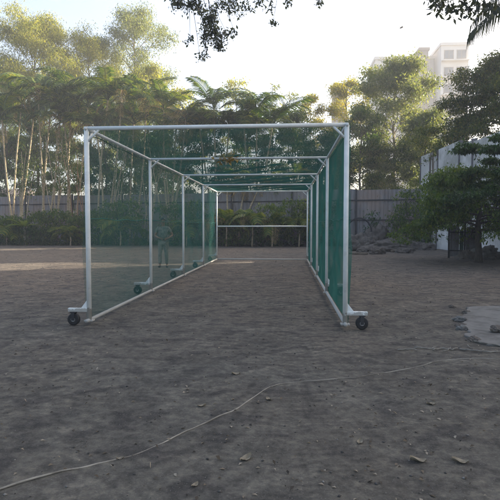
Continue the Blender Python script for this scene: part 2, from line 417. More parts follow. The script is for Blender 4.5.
def grow_tree(name, base, H, crown_r, crown_lo, leafmat, barkmat, seed, nleaf, leafL, label, cat='tree', group=None,
              trunk_r=.18, nb=14, ns=6, lean=(0,0), cluster=.55, droop=.3, shape=1.0, flat=1.0, wr=.42, offset=(0,0), gap=.0, stems=1, updir=.35, cone=0, rise=.9):
    rng = np.random.default_rng(seed); r_ = random.Random(seed)
    root = empty(name, Vector(base).to_tuple(), label=label, cat=cat, group=group)
    wood = MB(); cl = []
    for st in range(stems):
        sx = (st-(stems-1)/2)*.5 + r_.uniform(-.1,.1) if stems > 1 else 0
        top = Vector((lean[0]+sx*2.2, lean[1], H*.93))
        pts = []; nseg = 9
        for i in range(nseg+1):
            t = i/nseg
            pts.append(Vector((sx + (top.x-sx)*t**1.3 + r_.uniform(-1,1)*.03*H*.3*math.sin(t*3), top.y*t**1.3 + r_.uniform(-1,1)*.01*H, H*.93*t - .1*(i==0))))
        wood.tube(pts, [trunk_r*(1.25 if i==0 else 1)*(1-.82*i/nseg)/ (stems**.4) for i in range(nseg+1)], 8)
        for k in range(nb):
            t = crown_lo + (1-crown_lo)*((k+.5+r_.uniform(-.3,.3))/nb)*.98
            t = min(t, .99); f = t*nseg; i = min(int(f), nseg-1); p = pts[i].lerp(pts[i+1], f-i)
            az = k*2.399 + r_.uniform(-.4,.4) + seed
            q = (t-crown_lo)/(1-crown_lo)            # 0 bottom .. 1 top of the crown
            prof = math.sin(math.pi*min(1,(q*.80+.16)))**shape
            if cone: prof = (1-cone*q)
            ln = crown_r*prof*r_.uniform(.65,1.12)
            off = Vector((offset[0], offset[1], 0))*prof
            up = (updir + rise*q)*ln*flat
            e = p + Vector((math.cos(az)*ln, math.sin(az)*ln, up + r_.uniform(-.1,.1)*ln)) + off
            mid = p.lerp(e, .5) + Vector((0,0,.12*ln))
            bp = [p, p.lerp(mid,.5)+Vector((0,0,.03*ln)), mid, mid.lerp(e,.5)+Vector((0,0,.04*ln)), e]
            rr = trunk_r*.34*(1-.5*q)
            wood.tube(bp, [rr, rr*.8, rr*.6, rr*.4, rr*.15], 5, False)
            for j in range(ns):
                s = .3 + .7*(j+.5)/ns; g = s*4; ii = min(int(g),3); a = bp[ii].lerp(bp[ii+1], g-ii)
                az2 = az + (1 if j%2 else -1)*r_.uniform(.4,1.4); l2 = ln*.42*(1.15-s*.6)*r_.uniform(.6,1.2) + .15
                b_ = a + Vector((math.cos(az2)*l2, math.sin(az2)*l2, l2*r_.uniform(-.25,.6)*flat))
                wood.tube([a, a.lerp(b_,.5)+Vector((0,0,.06*l2)), b_], [rr*.3, rr*.2, rr*.08], 4, False)
                if r_.random() > gap:
                    cl.append(b_); cl.append(a.lerp(b_,.6))
            cl.append(e)
    wood.build('trunk', barkmat, root, smooth=True)
    cl = np.array([c[:] for c in cl]); wgt = rng.uniform(.3,1.5,len(cl))
    idx = rng.choice(len(cl), nleaf, p=wgt/wgt.sum())
    cs = cluster*rng.uniform(.55,1.25,len(cl))
    u_ = rng.normal(size=(nleaf,3)); u_ /= np.linalg.norm(u_,axis=1)[:,None]
    P = cl[idx] + u_*(rng.uniform(size=nleaf)**.55)[:,None]*1.45*cs[idx][:,None]*[1,1,.62*flat+.05]
    V, F = leaves_np(P, rng, leafL, wr, droop)
    link('crown', np_mesh('crown', V, F, leafmat), root)
    return root

def frond_mesh(name, mat, seed, L=3.0, n=34, ll=.75, arch=1.0, droop=.5, wid=.07, twist=0):
    """an arching palm frond starting at the origin, growing along +X"""
    rng = random.Random(seed); pts = []
    for i in range(13):
        t = i/12; a = R(62) - arch*R(118)*t
        pts.append((pts[-1][0]+Vector((math.cos(a),0,math.sin(a)))*(L/12), a) if i else (Vector((0,0,0)), a))
    mb = MB(); mb.tube([p for p, _ in pts], [.035*(1-.85*i/12)*L/3 for i in range(13)], 5, False)
    for i in range(n):
        t = .13 + .86*i/(n-1); f = t*12; k = min(int(f), 11); p = pts[k][0].lerp(pts[k+1][0], f-k); a = pts[k][1]
        T = Vector((math.cos(a),0,math.sin(a))); Nn = Vector((-math.sin(a),0,math.cos(a)))
        l = ll*(math.sin(math.pi*(.12+.8*t))**.6)*rng.uniform(.85,1.1)
        for s in (-1,1):
            S = Vector((0,s,0))
            d = (T*.65 + S*.85 + Nn*(.25-droop*.3) ).normalized()
            q1 = p + d*l*.5; q2 = q1 + (d + Vector((0,0,-droop*1.3))).normalized()*l*.55
            wv = T*wid*.5
            mb.add([p-wv*.4, p+wv*.4, q1+wv, q1-wv, q2], [(0,1,2,3),(3,2,4)])
    return mb.mesh(name, mat)
FROND = [frond_mesh('frond', M['palm_leaf'], 1, 3.0, arch=.95, droop=.6), frond_mesh('frond', M['palm_leaf'], 2, 2.7, arch=.7, droop=.5),
         frond_mesh('frond', M['palm_leaf'], 3, 3.2, arch=1.15, droop=.7), frond_mesh('frond', M['palm_bright'], 4, 2.6, arch=.85, droop=.5)]
DRY = [frond_mesh('dry_frond', M['dry_leaf'], 5, 2.4, n=20, ll=.6, arch=1.45, droop=1.1, wid=.05), frond_mesh('dry_frond', M['dry_leaf'], 6, 2.0, n=16, ll=.5, arch=1.6, droop=1.2, wid=.05)]
BRIGHT = [frond_mesh('frond', M['palm_bright'], 7, 2.0, arch=.9, droop=.5, wid=.09), frond_mesh('frond', M['palm_bright'], 8, 1.7, arch=1.1, droop=.7, wid=.09)]

def palm_clump(px, Y, tops, label, nf=9, sc_=1.0, dry=1, cut=None, rs=.07, meshes=None):
    """tops: list of (picture column of the head, picture row of the head)"""
    r_ = random.Random(int(px*7+Y)); base = at_x(px, Y)
    root = empty('areca_palm', base.to_tuple(), label=label, cat='palm', group='slender palms along the back fence')
    for i, (tx, ty) in enumerate(tops):
        hd = at(tx, ty, Y + r_.uniform(-.8,.8)) - base
        b0 = Vector((r_.uniform(-.35,.35), r_.uniform(-.3,.3), -.1))
        bend = r_.uniform(-.3,.3)
        pts = [b0.lerp(hd, t) + Vector((math.sin(math.pi*t)*bend,0,0)) for t in [k/8 for k in range(9)]]
        mb = MB(); mb.tube(pts, [rs*(1.15-.35*k/8) for k in range(9)], 8); mb.build('stem', M['palm_stem'], root, smooth=True)
        for k in range(nf):
            lib = meshes or (FROND if r_.random() > .12*dry else DRY)
            f = link('frond', r_.choice(lib), root)
            f.location = hd + Vector((0,0,r_.uniform(-.25,.1))); az = k*2*math.pi/nf + r_.uniform(-.3,.3)
            f.rotation_euler = (r_.uniform(-.25,.25), r_.uniform(-.45,.35), az); s = sc_*r_.uniform(1.0,1.45); f.scale = (s,s,s)
        for k in range(dry*2):
            f = link('dry_frond', r_.choice(DRY), root); f.location = hd + Vector((0,0,-.35))
            f.rotation_euler = (0, r_.uniform(.5,.9), r_.uniform(0,6.3)); s = sc_*r_.uniform(.7,1); f.scale = (s,s,s)
    return root

# ------------------------------------------------------------------ trees far to near
def T(px, Y, top, **k):
    """tree whose trunk stands in column px at distance Y with its tip at row top"""
    b = at_x(px, Y); H = CAMZ + (225.5-top)*Y/500
    return b, H
def tree(name, px, Y, top, wpx, lo, leaf, bark, seed, n, L, label, **k):
    b, H = T(px, Y, top)
    return grow_tree(name, b, H, wpx/2*Y/500, lo, M[leaf], M[bark], seed, n, L, label, group='trees beyond the fence', **k)

tree('feathery_tree', 42, 52, 10, 104, .34, 'yellow_leaf', 'bark', 11, 92820, 0.221, 'tall feathery yellow-green tree with a peaked crown at upper left', trunk_r=.25, nb=26, ns=7, cluster=.9, droop=.9, wr=.25, stems=2)
tree('feathery_tree', -10, 54, 46, 76, .32, 'mid_leaf', 'bark', 12, 44200, 0.238, 'feathery green tree cut by the left edge of the picture', trunk_r=.22, nb=20, ns=6, cluster=.9, droop=.8, wr=.28)
tree('feathery_tree', 92, 55, 30, 84, .30, 'yellow_leaf', 'bark', 13, 57460, 0.221, 'lower yellow-green feathery tree right of the tall peaked one', trunk_r=.22, nb=22, ns=6, cluster=.9, droop=.9, wr=.25)
tree('feathery_tree', 136, 56, 2, 76, .36, 'grey_leaf', 'bark', 14, 48620, 0.221, 'tall airy grey-green tree with thin top above the left cage post', trunk_r=.22, nb=24, ns=6, cluster=1.0, droop=.7, wr=.3, gap=.15)
tree('feathery_tree', 148, 50, 60, 60, .32, 'yellow_leaf', 'bark', 15, 33150, 0.212, 'yellow-green tree low between the airy tree and the open sky', trunk_r=.2, nb=18, ns=6, cluster=.8, droop=.8, wr=.3)
tree('leafy_tree', 180, 50, 82, 58, .3, 'yellow_leaf', 'bark', 16, 15660, 0.234, 'small light green tree behind the front bar left of the first palm head', trunk_r=.15, nb=16, ns=5, cluster=.7)
tree('sparse_tree', 236, 58, 68, 34, .35, 'yellow_leaf', 'bark', 17, 2600, .28, 'sparse pale yellow tree poking above the two dark palm heads', trunk_r=.12, nb=16, ns=4, cluster=.55, gap=.3)
tree('sparse_tree', 272, 62, 76, 26, .4, 'grey_leaf', 'bark', 18, 1500, .26, 'thin twiggy grey tree with bare top against the white sky', trunk_r=.14, nb=14, ns=4, cluster=.5, gap=.45)
tree('sparse_tree', 289, 63, 82, 24, .4, 'grey_leaf', 'bark', 19, 1300, .26, 'thin twiggy grey tree just left of the small golden tree', trunk_r=.14, nb=12, ns=4, cluster=.5, gap=.45)
tree('golden_tree', 310, 60, 88, 34, .4, 'gold_leaf', 'bark', 20, 9350, 0.238, 'small rounded golden tree above the middle of the front bar', trunk_r=.13, nb=14, ns=5, cluster=.55)
tree('golden_tree', 345, 60, 80, 50, .35, 'gold_leaf', 'bark', 21, 18700, 0.238, 'broad golden tree above the right front cage post', trunk_r=.17, nb=18, ns=5, cluster=.7)
tree('leafy_tree', 392, 50, 66, 84, .30, 'grey_leaf', 'bark_pale', 22, 58725, 0.216, 'large hazy grey-green tree with pale trunk before the apartment block', trunk_r=.26, nb=26, ns=7, cluster=.8)
tree('leafy_tree', 360, 47, 108, 52, .1, 'mid_leaf', 'bark', 23, 15660, 0.216, 'bushy green tree above the fence just right of the cage', trunk_r=.14, nb=18, ns=5, cluster=.6)
tree('leafy_tree', 424, 46, 108, 46, .12, 'grey_leaf', 'bark', 24, 15660, 0.216, 'grey-green tree filling the space left of the white wall top', trunk_r=.15, nb=18, ns=5, cluster=.65)
# the mid-height screen seen through the cage
tree('leafy_tree', 203, 45, 106, 56, .15, 'dark_leaf', 'bark', 25, 23490, 0.216, 'dark green tree seen through the left half of the roof net', trunk_r=.14, nb=20, ns=6, cluster=.6)
tree('leafy_tree', 247, 46, 110, 56, .15, 'mid_leaf', 'bark', 26, 21532, 0.216, 'green tree seen through the middle of the roof net', trunk_r=.14, nb=20, ns=6, cluster=.6)
tree('leafy_tree', 293, 46, 112, 52, .15, 'mid_leaf', 'bark', 27, 21532, 0.216, 'green tree seen through the right half of the roof net', trunk_r=.14, nb=20, ns=6, cluster=.6)
tree('leafy_tree', 332, 44, 132, 46, .15, 'dark_leaf', 'bark', 28, 17617, 0.198, 'dark green tree behind the right side net', trunk_r=.14, nb=18, ns=6, cluster=.6)
tree('leafy_tree', 8, 47, 96, 70, .42, 'dark_leaf', 'bark', 29, 23490, 0.234, 'dark low tree behind the palm stems at the left edge', trunk_r=.14, nb=18, ns=5, cluster=.6, gap=.2)
tree('leafy_tree', 106, 47, 98, 66, .3, 'dark_leaf', 'bark', 30, 23490, 0.234, 'dark low tree behind the upper corner of the left side net', trunk_r=.14, nb=18, ns=5, cluster=.6, gap=.2)
tree('leafy_tree', 158, 47, 130, 50, .2, 'dark_leaf', 'bark', 31, 13702, 0.216, 'dark low tree behind the second post of the left side', trunk_r=.14, nb=18, ns=5, cluster=.6, gap=.2)

tree('leafy_tree', 60, 49, 124, 60, .12, 'mid_leaf', 'bark', 32, 17617, 0.216, 'low leafy tree showing between the pale palm stems at left', trunk_r=.12, nb=20, ns=5, cluster=.5, gap=.25)
tree('leafy_tree', 20, 50, 140, 50, .12, 'dark_leaf', 'bark', 33, 11745, 0.216, 'low dark tree behind the leftmost palm stems', trunk_r=.12, nb=18, ns=5, cluster=.5, gap=.3)
tree('leafy_tree', 130, 49, 135, 50, .12, 'mid_leaf', 'bark', 34, 15660, 0.216, 'low leafy tree behind the first bay of the left net', trunk_r=.12, nb=18, ns=5, cluster=.5, gap=.2)
tree('leafy_tree', 378, 48, 140, 44, .08, 'grey_leaf', 'bark', 35, 11000, .22, 'low bushy tree at the foot of the large hazy tree, left side', trunk_r=.12, nb=18, ns=6, cluster=.55)
tree('leafy_tree', 410, 48, 138, 40, .08, 'mid_leaf', 'bark', 36, 11000, .22, 'low bushy tree at the foot of the large hazy tree, right side', trunk_r=.12, nb=18, ns=6, cluster=.55)
# palms
palm_clump(14, 39.5, [(2,118),(22,102),(34,112)], 'clump of slender palms nearest the left edge', nf=9)
palm_clump(44, 39.0, [(38,92),(52,100),(60,118)], 'tall palm clump with pale stems left of the cage', nf=10)
palm_clump(70, 39.5, [(72,96),(88,104),(64,122)], 'palm clump with leaning reddish stem beside the front left post', nf=9)
palm_clump(100, 38.5, [(108,100),(122,96),(96,128)], 'palm clump just inside the left net with three leaning stems', nf=9)
palm_clump(132, 40.0, [(146,104),(134,122)], 'palm clump rising behind the left top rail of the cage', nf=9)
palm_clump(172, 39.0, [(164,110),(176,128),(186,120)], 'palm clump behind the second and third left posts', nf=8, dry=2)
palm_clump(214, 40.5, [(214,107),(199,124),(229,126)], 'palm clump whose dark head stands above the front bar left of centre', nf=11, dry=0)
palm_clump(258, 40.5, [(257,109),(244,127),(273,124)], 'palm clump whose dark head stands above the front bar near centre', nf=11, dry=0)
palm_clump(236, 38.5, [(228,178),(246,186),(262,182)], 'short palm clump with drooping dry fronds behind the back frame', nf=7, sc_=.75, dry=3)
palm_clump(292, 38.5, [(296,176),(284,190)], 'short palm clump with yellow fronds behind the back right corner', nf=8, sc_=.65, dry=1)

def canes(px, Y, n, top, seed, label, mat='palm_stem'):
    r_ = random.Random(seed); rng = np.random.default_rng(seed); b = at_x(px, Y); H = CAMZ + (225.5-top)*Y/500
    root = empty('cane_clump', b.to_tuple(), label=label, cat='bamboo', group='thin cane clumps among the palms'); tips = []
    for k in range(n):
        x0, lx = r_.uniform(-.35,.35), r_.uniform(-1.5,1.5); h = H*r_.uniform(.7,1.05); bend = r_.uniform(-.35,.35); ph = r_.uniform(0,3)
        pts = [Vector((x0+lx*t**1.4+bend*math.sin(3*t+ph), r_.uniform(-.05,.05)+.5*lx*t*(k%2-.5), h*t-.1)) for t in [i/9 for i in range(10)]]
        mb = MB(); mb.tube(pts, [(.055-.02*r_.random())*(1-.06*i) for i in range(10)], 6); mb.build('stem', M[mat], root, smooth=True)
        for t in (.75,.88,1): tips.append(pts[0].lerp(pts[-1], t) if t < 1 else pts[-1])
    T_ = np.array([q[:] for q in tips]); m_ = n*150; idx = rng.integers(0, len(T_), m_)
    V, F = leaves_np(T_[idx]+rng.normal(size=(m_,3))*[.6,.6,.5], rng, .24, .25, .8)
    link('crown', np_mesh('crown', V, F, M['mid_leaf']), root)
M['red_stem'] = surf('red_stem', (.22,.10,.05), (.42,.24,.13), 3, .7, .3, .02, (1,1,5))
canes(24, 38.6, 5, 140, 71, 'thin pale canes crossing behind the leftmost palm stems')
canes(58, 38.4, 6, 132, 72, 'thin crossing canes between the two tall left palm clumps')
canes(80, 38.2, 4, 140, 73, 'thin reddish canes just outside the front left post', 'red_stem')
canes(112, 38.2, 6, 136, 74, 'thin canes seen through the first bay of the left net')
canes(148, 38.4, 5, 134, 75, 'thin canes crossing behind the second left post')
canes(170, 38.0, 5, 140, 76, 'thin canes seen through the second bay of the left net')
# understorey shrubs
def shrub(px, Y, top, wpx, leaf, seed, n, L, label, **k):
    b = at_x(px, Y); H = CAMZ + (225.5-top)*Y/500
    return grow_tree('shrub', b, H, wpx/2*Y/500, .06, M[leaf], M['dark_bark'], seed, n, L, label, cat='shrub', group='shrubs along the back fence',
                     trunk_r=.05, nb=13, ns=4, cluster=.34, stems=3 if wpx > 20 else 1, droop=.7, wr=.36, shape=.6, gap=.35, **k)
shrub(10, 37.6, 222, 28, 'mid_leaf', 41, 2592, 0.23, 'leafy shrub with lit tips at the left edge of the back')
shrub(50, 37.8, 214, 24, 'mid_leaf', 42, 3024, 0.23, 'dark rounded shrub below the tall palm clump')
shrub(79, 37.4, 221, 20, 'mid_leaf', 43, 2304, 0.23, 'mid green shrub beside the front left post')
shrub(98, 37.8, 213, 22, 'mid_leaf', 44, 2592, 0.23, 'dark shrub seen through the first bay of the left net')
shrub(124, 37.2, 204, 30, 'mid_leaf', 45, 2448, 0.23, 'bright leafy shrub seen through the first bay beside the second post')
shrub(30, 37.0, 233, 22, 'dark_leaf', 46, 2160, 0.20, 'low dark shrub in front of the lit banana leaf')
shrub(182, 37.0, 206, 26, 'mid_leaf', 47, 3024, 0.23, 'dark shrub behind the third bay of the left net')
shrub(208, 36.6, 219, 26, 'dark_leaf', 48, 2304, 0.22, 'dark shrub at the back left corner of the cage')
shrub(232, 36.4, 216, 26, 'mid_leaf', 49, 3312, 0.22, 'wide dark shrub behind the left part of the back frame')
shrub(264, 36.6, 227, 26, 'dark_leaf', 50, 3312, 0.22, 'wide dark shrub behind the middle of the back frame')
shrub(290, 36.4, 208, 34, 'mid_leaf', 51, 3312, 0.22, 'dark shrub with trailing tips behind the right part of the back frame')
shrub(318, 37.0, 205, 28, 'dark_leaf', 52, 2448, 0.22, 'dark shrub behind the right side net')
shrub(372, 35.5, 210, 10, 'dark_leaf', 53, 360, 0.20, 'small thin shrub growing above the boulders')
shrub(418, 34.6, 196, 36, 'mid_leaf', 54, 3312, 0.20, 'green shrub at the foot of the white wall corner')
shrub(398, 34.8, 214, 18, 'mid_leaf', 55, 864, 0.19, 'low green shrub at the edge of the rock pile')

def sapling(px, Y, top, n, sc_, label, lib=None):
    r_ = random.Random(px*3+1); b = at_x(px, Y); h = CAMZ + (225.5-top)*Y/500
    root = empty('palm_sapling', b.to_tuple(), label=label, cat='palm', group='young palms among the shrubs')
    mb = MB(); z0 = max(.3, h-1.5*sc_); mb.tube([(0,0,-.1),(.05,0,z0*.6),(0,0,z0)], [.06,.05,.03], 7); mb.build('stem', M['palm_stem'], root, smooth=True)
    for k in range(n):
        f = link('frond', r_.choice(lib or BRIGHT), root); f.location = (0,0,z0*(.85+.15*r_.random())); q = sc_*r_.uniform(.7,1.2); f.scale = (q,q,q)
        f.rotation_euler = (r_.uniform(-.2,.2), r_.uniform(-.4,.4), k*2.4+r_.uniform(-.4,.4))
sapling(6, 36.8, 210, 9, 1.1, 'young palm with bright fronds at the left picture edge')
sapling(70, 36.6, 216, 8, 1.0, 'young palm with bright fronds just left of the front post')
sapling(120, 36.4, 206, 10, 1.2, 'young palm with bright fronds seen in the first bay of the left net')
sapling(186, 36.2, 208, 8, 1.0, 'young palm with bright fronds seen in the third bay of the left net')
sapling(226, 35.8, 194, 10, 1.3, 'young palm with yellowed fronds behind the back frame at its left', BRIGHT+DRY)
sapling(252, 35.8, 196, 10, 1.2, 'young palm with yellowed fronds behind the middle of the back frame', BRIGHT+DRY)
sapling(272, 35.6, 201, 9, 1.1, 'low young palm with dry fronds right of the middle of the back frame', BRIGHT+DRY)
sapling(299, 35.8, 203, 10, 1.1, 'young palm with vivid yellow-green fronds at the back right corner')

def banana():
    b = at_x(24, 36.6); root = empty('banana_plant', b.to_tuple(), label='broad-leaved plant with sunlit yellow leaves at lower left', cat='plant')
    mb = MB(); mb.tube([(0,0,-.05),(.03,0,.9),(0,0,1.5)], [.10,.08,.05], 8); mb.build('stem', M['bark_pale'], root, smooth=True)
    for az, el, L in ((2.9,.25,2.0),(.4,.5,1.7),(5.2,.9,1.5),(1.7,1.1,1.5),(4.1,.5,1.7),(3.6,1.2,1.4)):
        mb = MB(); vs = []; fs = []; n = 10
        for i in range(n+1):
            t = i/n; a = el - 1.3*t; x = L*t*(1-.15*t); z = 1.45 + math.sin(el)*L*t - .55*L*t*t; wv = .26*math.sin(math.pi*(.06+.92*t))**.7
            for s in (-1,0,1):
                lx, ly = x, s*wv; vs.append((lx*math.cos(az)-ly*math.sin(az), lx*math.sin(az)+ly*math.cos(az), z-(.07 if s==0 else 0)+rnd.uniform(-.015,.015)))
        for i in range(n):
            for s in (0,1): q = i*3+s; fs.append((q,q+1,q+4,q+3))
        mb.add(vs, fs); mb.build('leaf', M['palm_bright'], root, smooth=True)
banana()

# right side: tree behind the wall, dark tree before it
b, H = T(496, 33, 58)
grow_tree('spreading_tree', at_x(508, 34).to_tuple(), 12.5, 7.0, .50, M['olive_leaf'], M['dark_bark'], 61, 95000, .16,
          'olive green tree whose dense crown hangs over the white wall', nb=32, ns=9, cluster=.62, flat=.8, droop=.5, trunk_r=.28, cone=.78, updir=-.05, rise=.6)
grow_tree('spreading_tree', ground(478, 262).to_tuple(), 3.95, 3.3, .34, M['mid_leaf'], M['dark_bark'], 62, 36000, .125,
          'dark low tree with drooping sprays standing before the white wall', nb=26, ns=9, cluster=.40, flat=.7, droop=.8, gap=.25, trunk_r=.15, cone=.55, updir=-.35, rise=.3)
grow_tree('spreading_tree', ground(503, 266).to_tuple(), 5.0, 2.3, .40, M['dark_leaf'], M['dark_bark'], 63, 26000, .12,
          'slender dark tree whose stem stands at the right edge', nb=16, ns=7, cluster=.27, flat=.4, droop=.6, trunk_r=.09, cone=.5, updir=-.3, rise=.4)
def creeper():
    root = empty('wall_creeper', (WA+WU*2.55).to_tuple(), label='ragged creeper climbing the gap between the first white wall panels', cat='creeper')
    rng = np.random.default_rng(5); n = 3600; k = rng.integers(0, 40, n); cx = rng.normal(0,.45,40); cz = rng.uniform(1.0,6.9,40)
    P = np.stack([cx[k]+rng.normal(0,.22,n), np.full(n,-.28)+rng.normal(0,.1,n), cz[k]+rng.normal(0,.25,n)],1)
    rz = math.atan2(WU.y, WU.x); c_, s_ = math.cos(rz), math.sin(rz)
    Q = np.stack([P[:,0]*c_ + P[:,1]*-s_*-1, P[:,0]*s_ + P[:,1]*c_*1, P[:,2]],1)
    V, F = leaves_np(Q, rng, .15); link('foliage', np_mesh('foliage', V, F, M['mid_leaf']), root)
    mb = MB()
    for j in range(5):
        x = rnd.uniform(-.4,.4); pts = []
        for i in range(9): x += rnd.uniform(-.15,.15); pts.append((x*c_-.2*abs(s_), x*s_-.2, i*.8-.05))
        mb.tube(pts, .022, 5)
    mb.build('stem', M['bark'], root)
creeper()

# ------------------------------------------------------------------ boughs overhead, trunk out of view on the right
def overhead_tree():
    base = Vector((11.5, 11.0, 0)); root = empty('shade_tree', base.to_tuple(), label='large tree whose small-leaved twigs hang into the top of the picture', cat='tree')
    wood = MB(); rng = np.random.default_rng(9); P = []; r_ = random.Random(3)
    wood.tube([(0,0,-.2),(.1,0,3),(-.2,.2,6),(-.6,.4,8.6)], [.42,.34,.28,.22], 10)
    top = Vector((-.6,.4,8.6))
    def bough(pts, r0):
        p = [Vector(q)-base for q in pts]; n = len(p)
        wood.tube([top]+p, [r0]+[r0*(1-.8*(i+1)/n) for i in range(n)], 7)
        return p
    b1 = bough([(8,13,11.0),(4,14,11.0),(0,14.2,10.4),(-3,14,9.6),(-5,14,9.2)], .17)
    b2 = bough([(9,9.5,8.2),(6,8.7,7.0),(4,8.5,6.4),(2.2,8.5,6.1)], .10)
    b3 = bough([(9,15,12),(6,18,13),(2,20,13.5)], .12)
    b4 = bough([(12,6,11),(8,2,11.5),(2,0,10.5),(-4,1,10)], .15)
    def spray(px, py, Y, rpx, n, boughs):
        c = at(px, py, Y) - base; r0 = rpx*Y/500
        best = min((q for q in boughs), key=lambda q: (q-c).length)
        kk = [best.lerp(c,q_)+Vector([r_.uniform(-.14,.14)*math.sin(math.pi*q_) for _ in range(3)])+Vector((0,0,.3*math.sin(math.pi*q_))) for q_ in [g_/7 for g_ in range(8)]]; wood.tube(kk, [.022*(1-.8*g_/7) for g_ in range(8)], 4, False)
        for k in range(max(3, n//16)):
            e = c + Vector([r_.gauss(0, r0*.55) for _ in range(3)])
            wood.tube([c, c.lerp(e,.5)+Vector((0,0,.05)), e], [.006,.004,.002], 3, False)
            for j in range(14): P.append(c.lerp(e, r_.uniform(.35,1.1)) + Vector([r_.gauss(0,.055) for _ in range(3)]))
    for px, py, r, n in ((178,3,11,240),(192,2,11,260),(200,10,10,120),(210,20,13,340),(205,34,10,240),(215,32,12,380),(218,44,10,240),(206,52,6,70),(200,58,4,24),(226,32,7,90),(234,31,4,36),
                         (232,3,12,240),(245,9,8,100),(222,4,10,160),(262,1,9,110),(271,6,6,46),(273,22,3,16),(288,2,4,20),(318,2,4,24),(190,38,4,20),(172,-3,8,110),(212,10,10,150)):
        spray(px, py, 14 + r_.uniform(-.8,.8), r*.8, n, b1)
    for px, py, r, n in ((437,8,5,26),(446,3,6,34),(454,10,5,26),(462,4,6,34),(470,9,6,30),(478,2,6,40),(430,-3,6,30),(492,0,8,60),(486,6,5,26),(500,6,8,60)):
        spray(px, py, 8.5 + r_.uniform(-.4,.4), r, n, b2)
    wood.build('trunk', M['dark_bark'], root, smooth=True)
    P1 = np.array([p[:] for p in P]); V, F = leaves_np(P1, rng, .088, .5, .6)
    # the rest of the crown, above and behind the camera
    n = 16000; cs = [q for b_ in (b1,b2,b3,b4) for q in b_]; cs = np.array([q[:] for q in cs]) + [0,0,1.9]
    idx = rng.integers(0,len(cs),n); Q = cs[idx] + rng.normal(size=(n,3))*[1.4,1.4,.5]
    W = Q + np.array(base[:]); d = W - np.array([0,0,CAMZ])
    py = np.array([ (250-500*(v@np.array(UP[:]))/(v@np.array(FW[:]))) if v@np.array(FW[:]) > .5 else -999 for v in d]); px = np.array([250+500*(v@np.array(RT[:]))/(v@np.array(FW[:])) if v@np.array(FW[:]) > .5 else -999 for v in d])
    keep = (py < -12) | (px > 512)           # no foliage where the photo shows open sky
    V2, F2 = leaves_np(Q[keep], rng, .13, .5, .4)
    link('crown', np_mesh('crown', np.concatenate([V,V2]), np.concatenate([F,F2+len(V)]), M['overhead_leaf']), root)
overhead_tree()
def near_palm():
    base = Vector((7.3, 9.2, 0)); root = empty('coconut_palm', base.to_tuple(), label='palm whose leaning fronds reach in at the upper right corner', cat='palm')
    hd = Vector((-.6,0,5.9)); mb = MB(); mb.tube([(0,0,-.1),(-.2,0,2),(-.45,0,4),hd], [.2,.15,.13,.12], 10); mb.build('stem', M['bark'], root, smooth=True)
    curves = [[(6.6,9.2,5.3),(5.7,9.15,6.0),(4.9,9.1,6.15),(4.2,9.1,5.95),(3.7,9.1,5.6),(3.25,9.1,5.1)],
              [(6.6,9.3,5.2),(5.8,9.5,5.95),(5.0,9.7,6.05),(4.4,9.8,5.85),(3.9,9.9,5.55),(3.5,10,5.2)],
              [(6.6,9.2,5.2),(6.0,9.0,5.6),(5.2,8.9,5.6),(4.6,8.9,5.35),(4.1,8.9,5.0)]]
    for k in range(8):
        az = R(-140+k*37); curves.append([(6.6+math.cos(az)*q*.8+(.3 if k else 0), 9.2+math.sin(az)*q*.8, 5.2+1.1*q-.36*q*q) for q in (0,.8,1.6,2.4,3.2,4.0)] if math.cos(az) > -.3 else [(6.6,9.2,5.2),(6.5,8.6,6.2),(6.4,7.8,6.6),(6.2,7,6.6)])
    r_ = random.Random(5)
    for cv in curves[:9]:
        P_ = [Vector(q)-base for q in cv]; mb = MB(); sm = []
        for i in range(len(P_)-1):
            p0, p1, p2, p3 = P_[max(i-1,0)], P_[i], P_[i+1], P_[min(i+2,len(P_)-1)]
            for k in range(8):
                t = k/8; sm.append(.5*((2*p1)+(p2-p0)*t+(2*p0-5*p1+4*p2-p3)*t*t+(3*p1-p0-3*p2+p3)*t**3))
        sm.append(P_[-1]); n = len(sm); mb.tube(sm, [.022*(1-.8*i/n) for i in range(n)], 5, False)
        for i in range(5, n):
            for h_ in (0,.5):
                p = sm[i].lerp(sm[min(i+1,n-1)], h_); T_ = (sm[min(i+1,n-1)]-sm[i-1]).normalized(); S_ = T_.cross(Vector((0,0,1))).normalized()
                l = .66*math.sin(math.pi*(.15+.75*i/n))**.6*r_.uniform(.85,1.15)
                for q in (-1,1):
                    d = (T_*.5 + S_*q*.7 + Vector((0,0,-.25))).normalized(); q1 = p + d*l*.4; q2 = q1 + (d*.35+Vector((0,0,-1))).normalized()*l*.65; wv = T_*.017
                    mb.add([p-wv*.5, p+wv*.5, q1+wv, q1-wv, q2], [(0,1,2,3),(3,2,4)])
        mb.build('frond', M['overhead_leaf'], root)
near_palm()

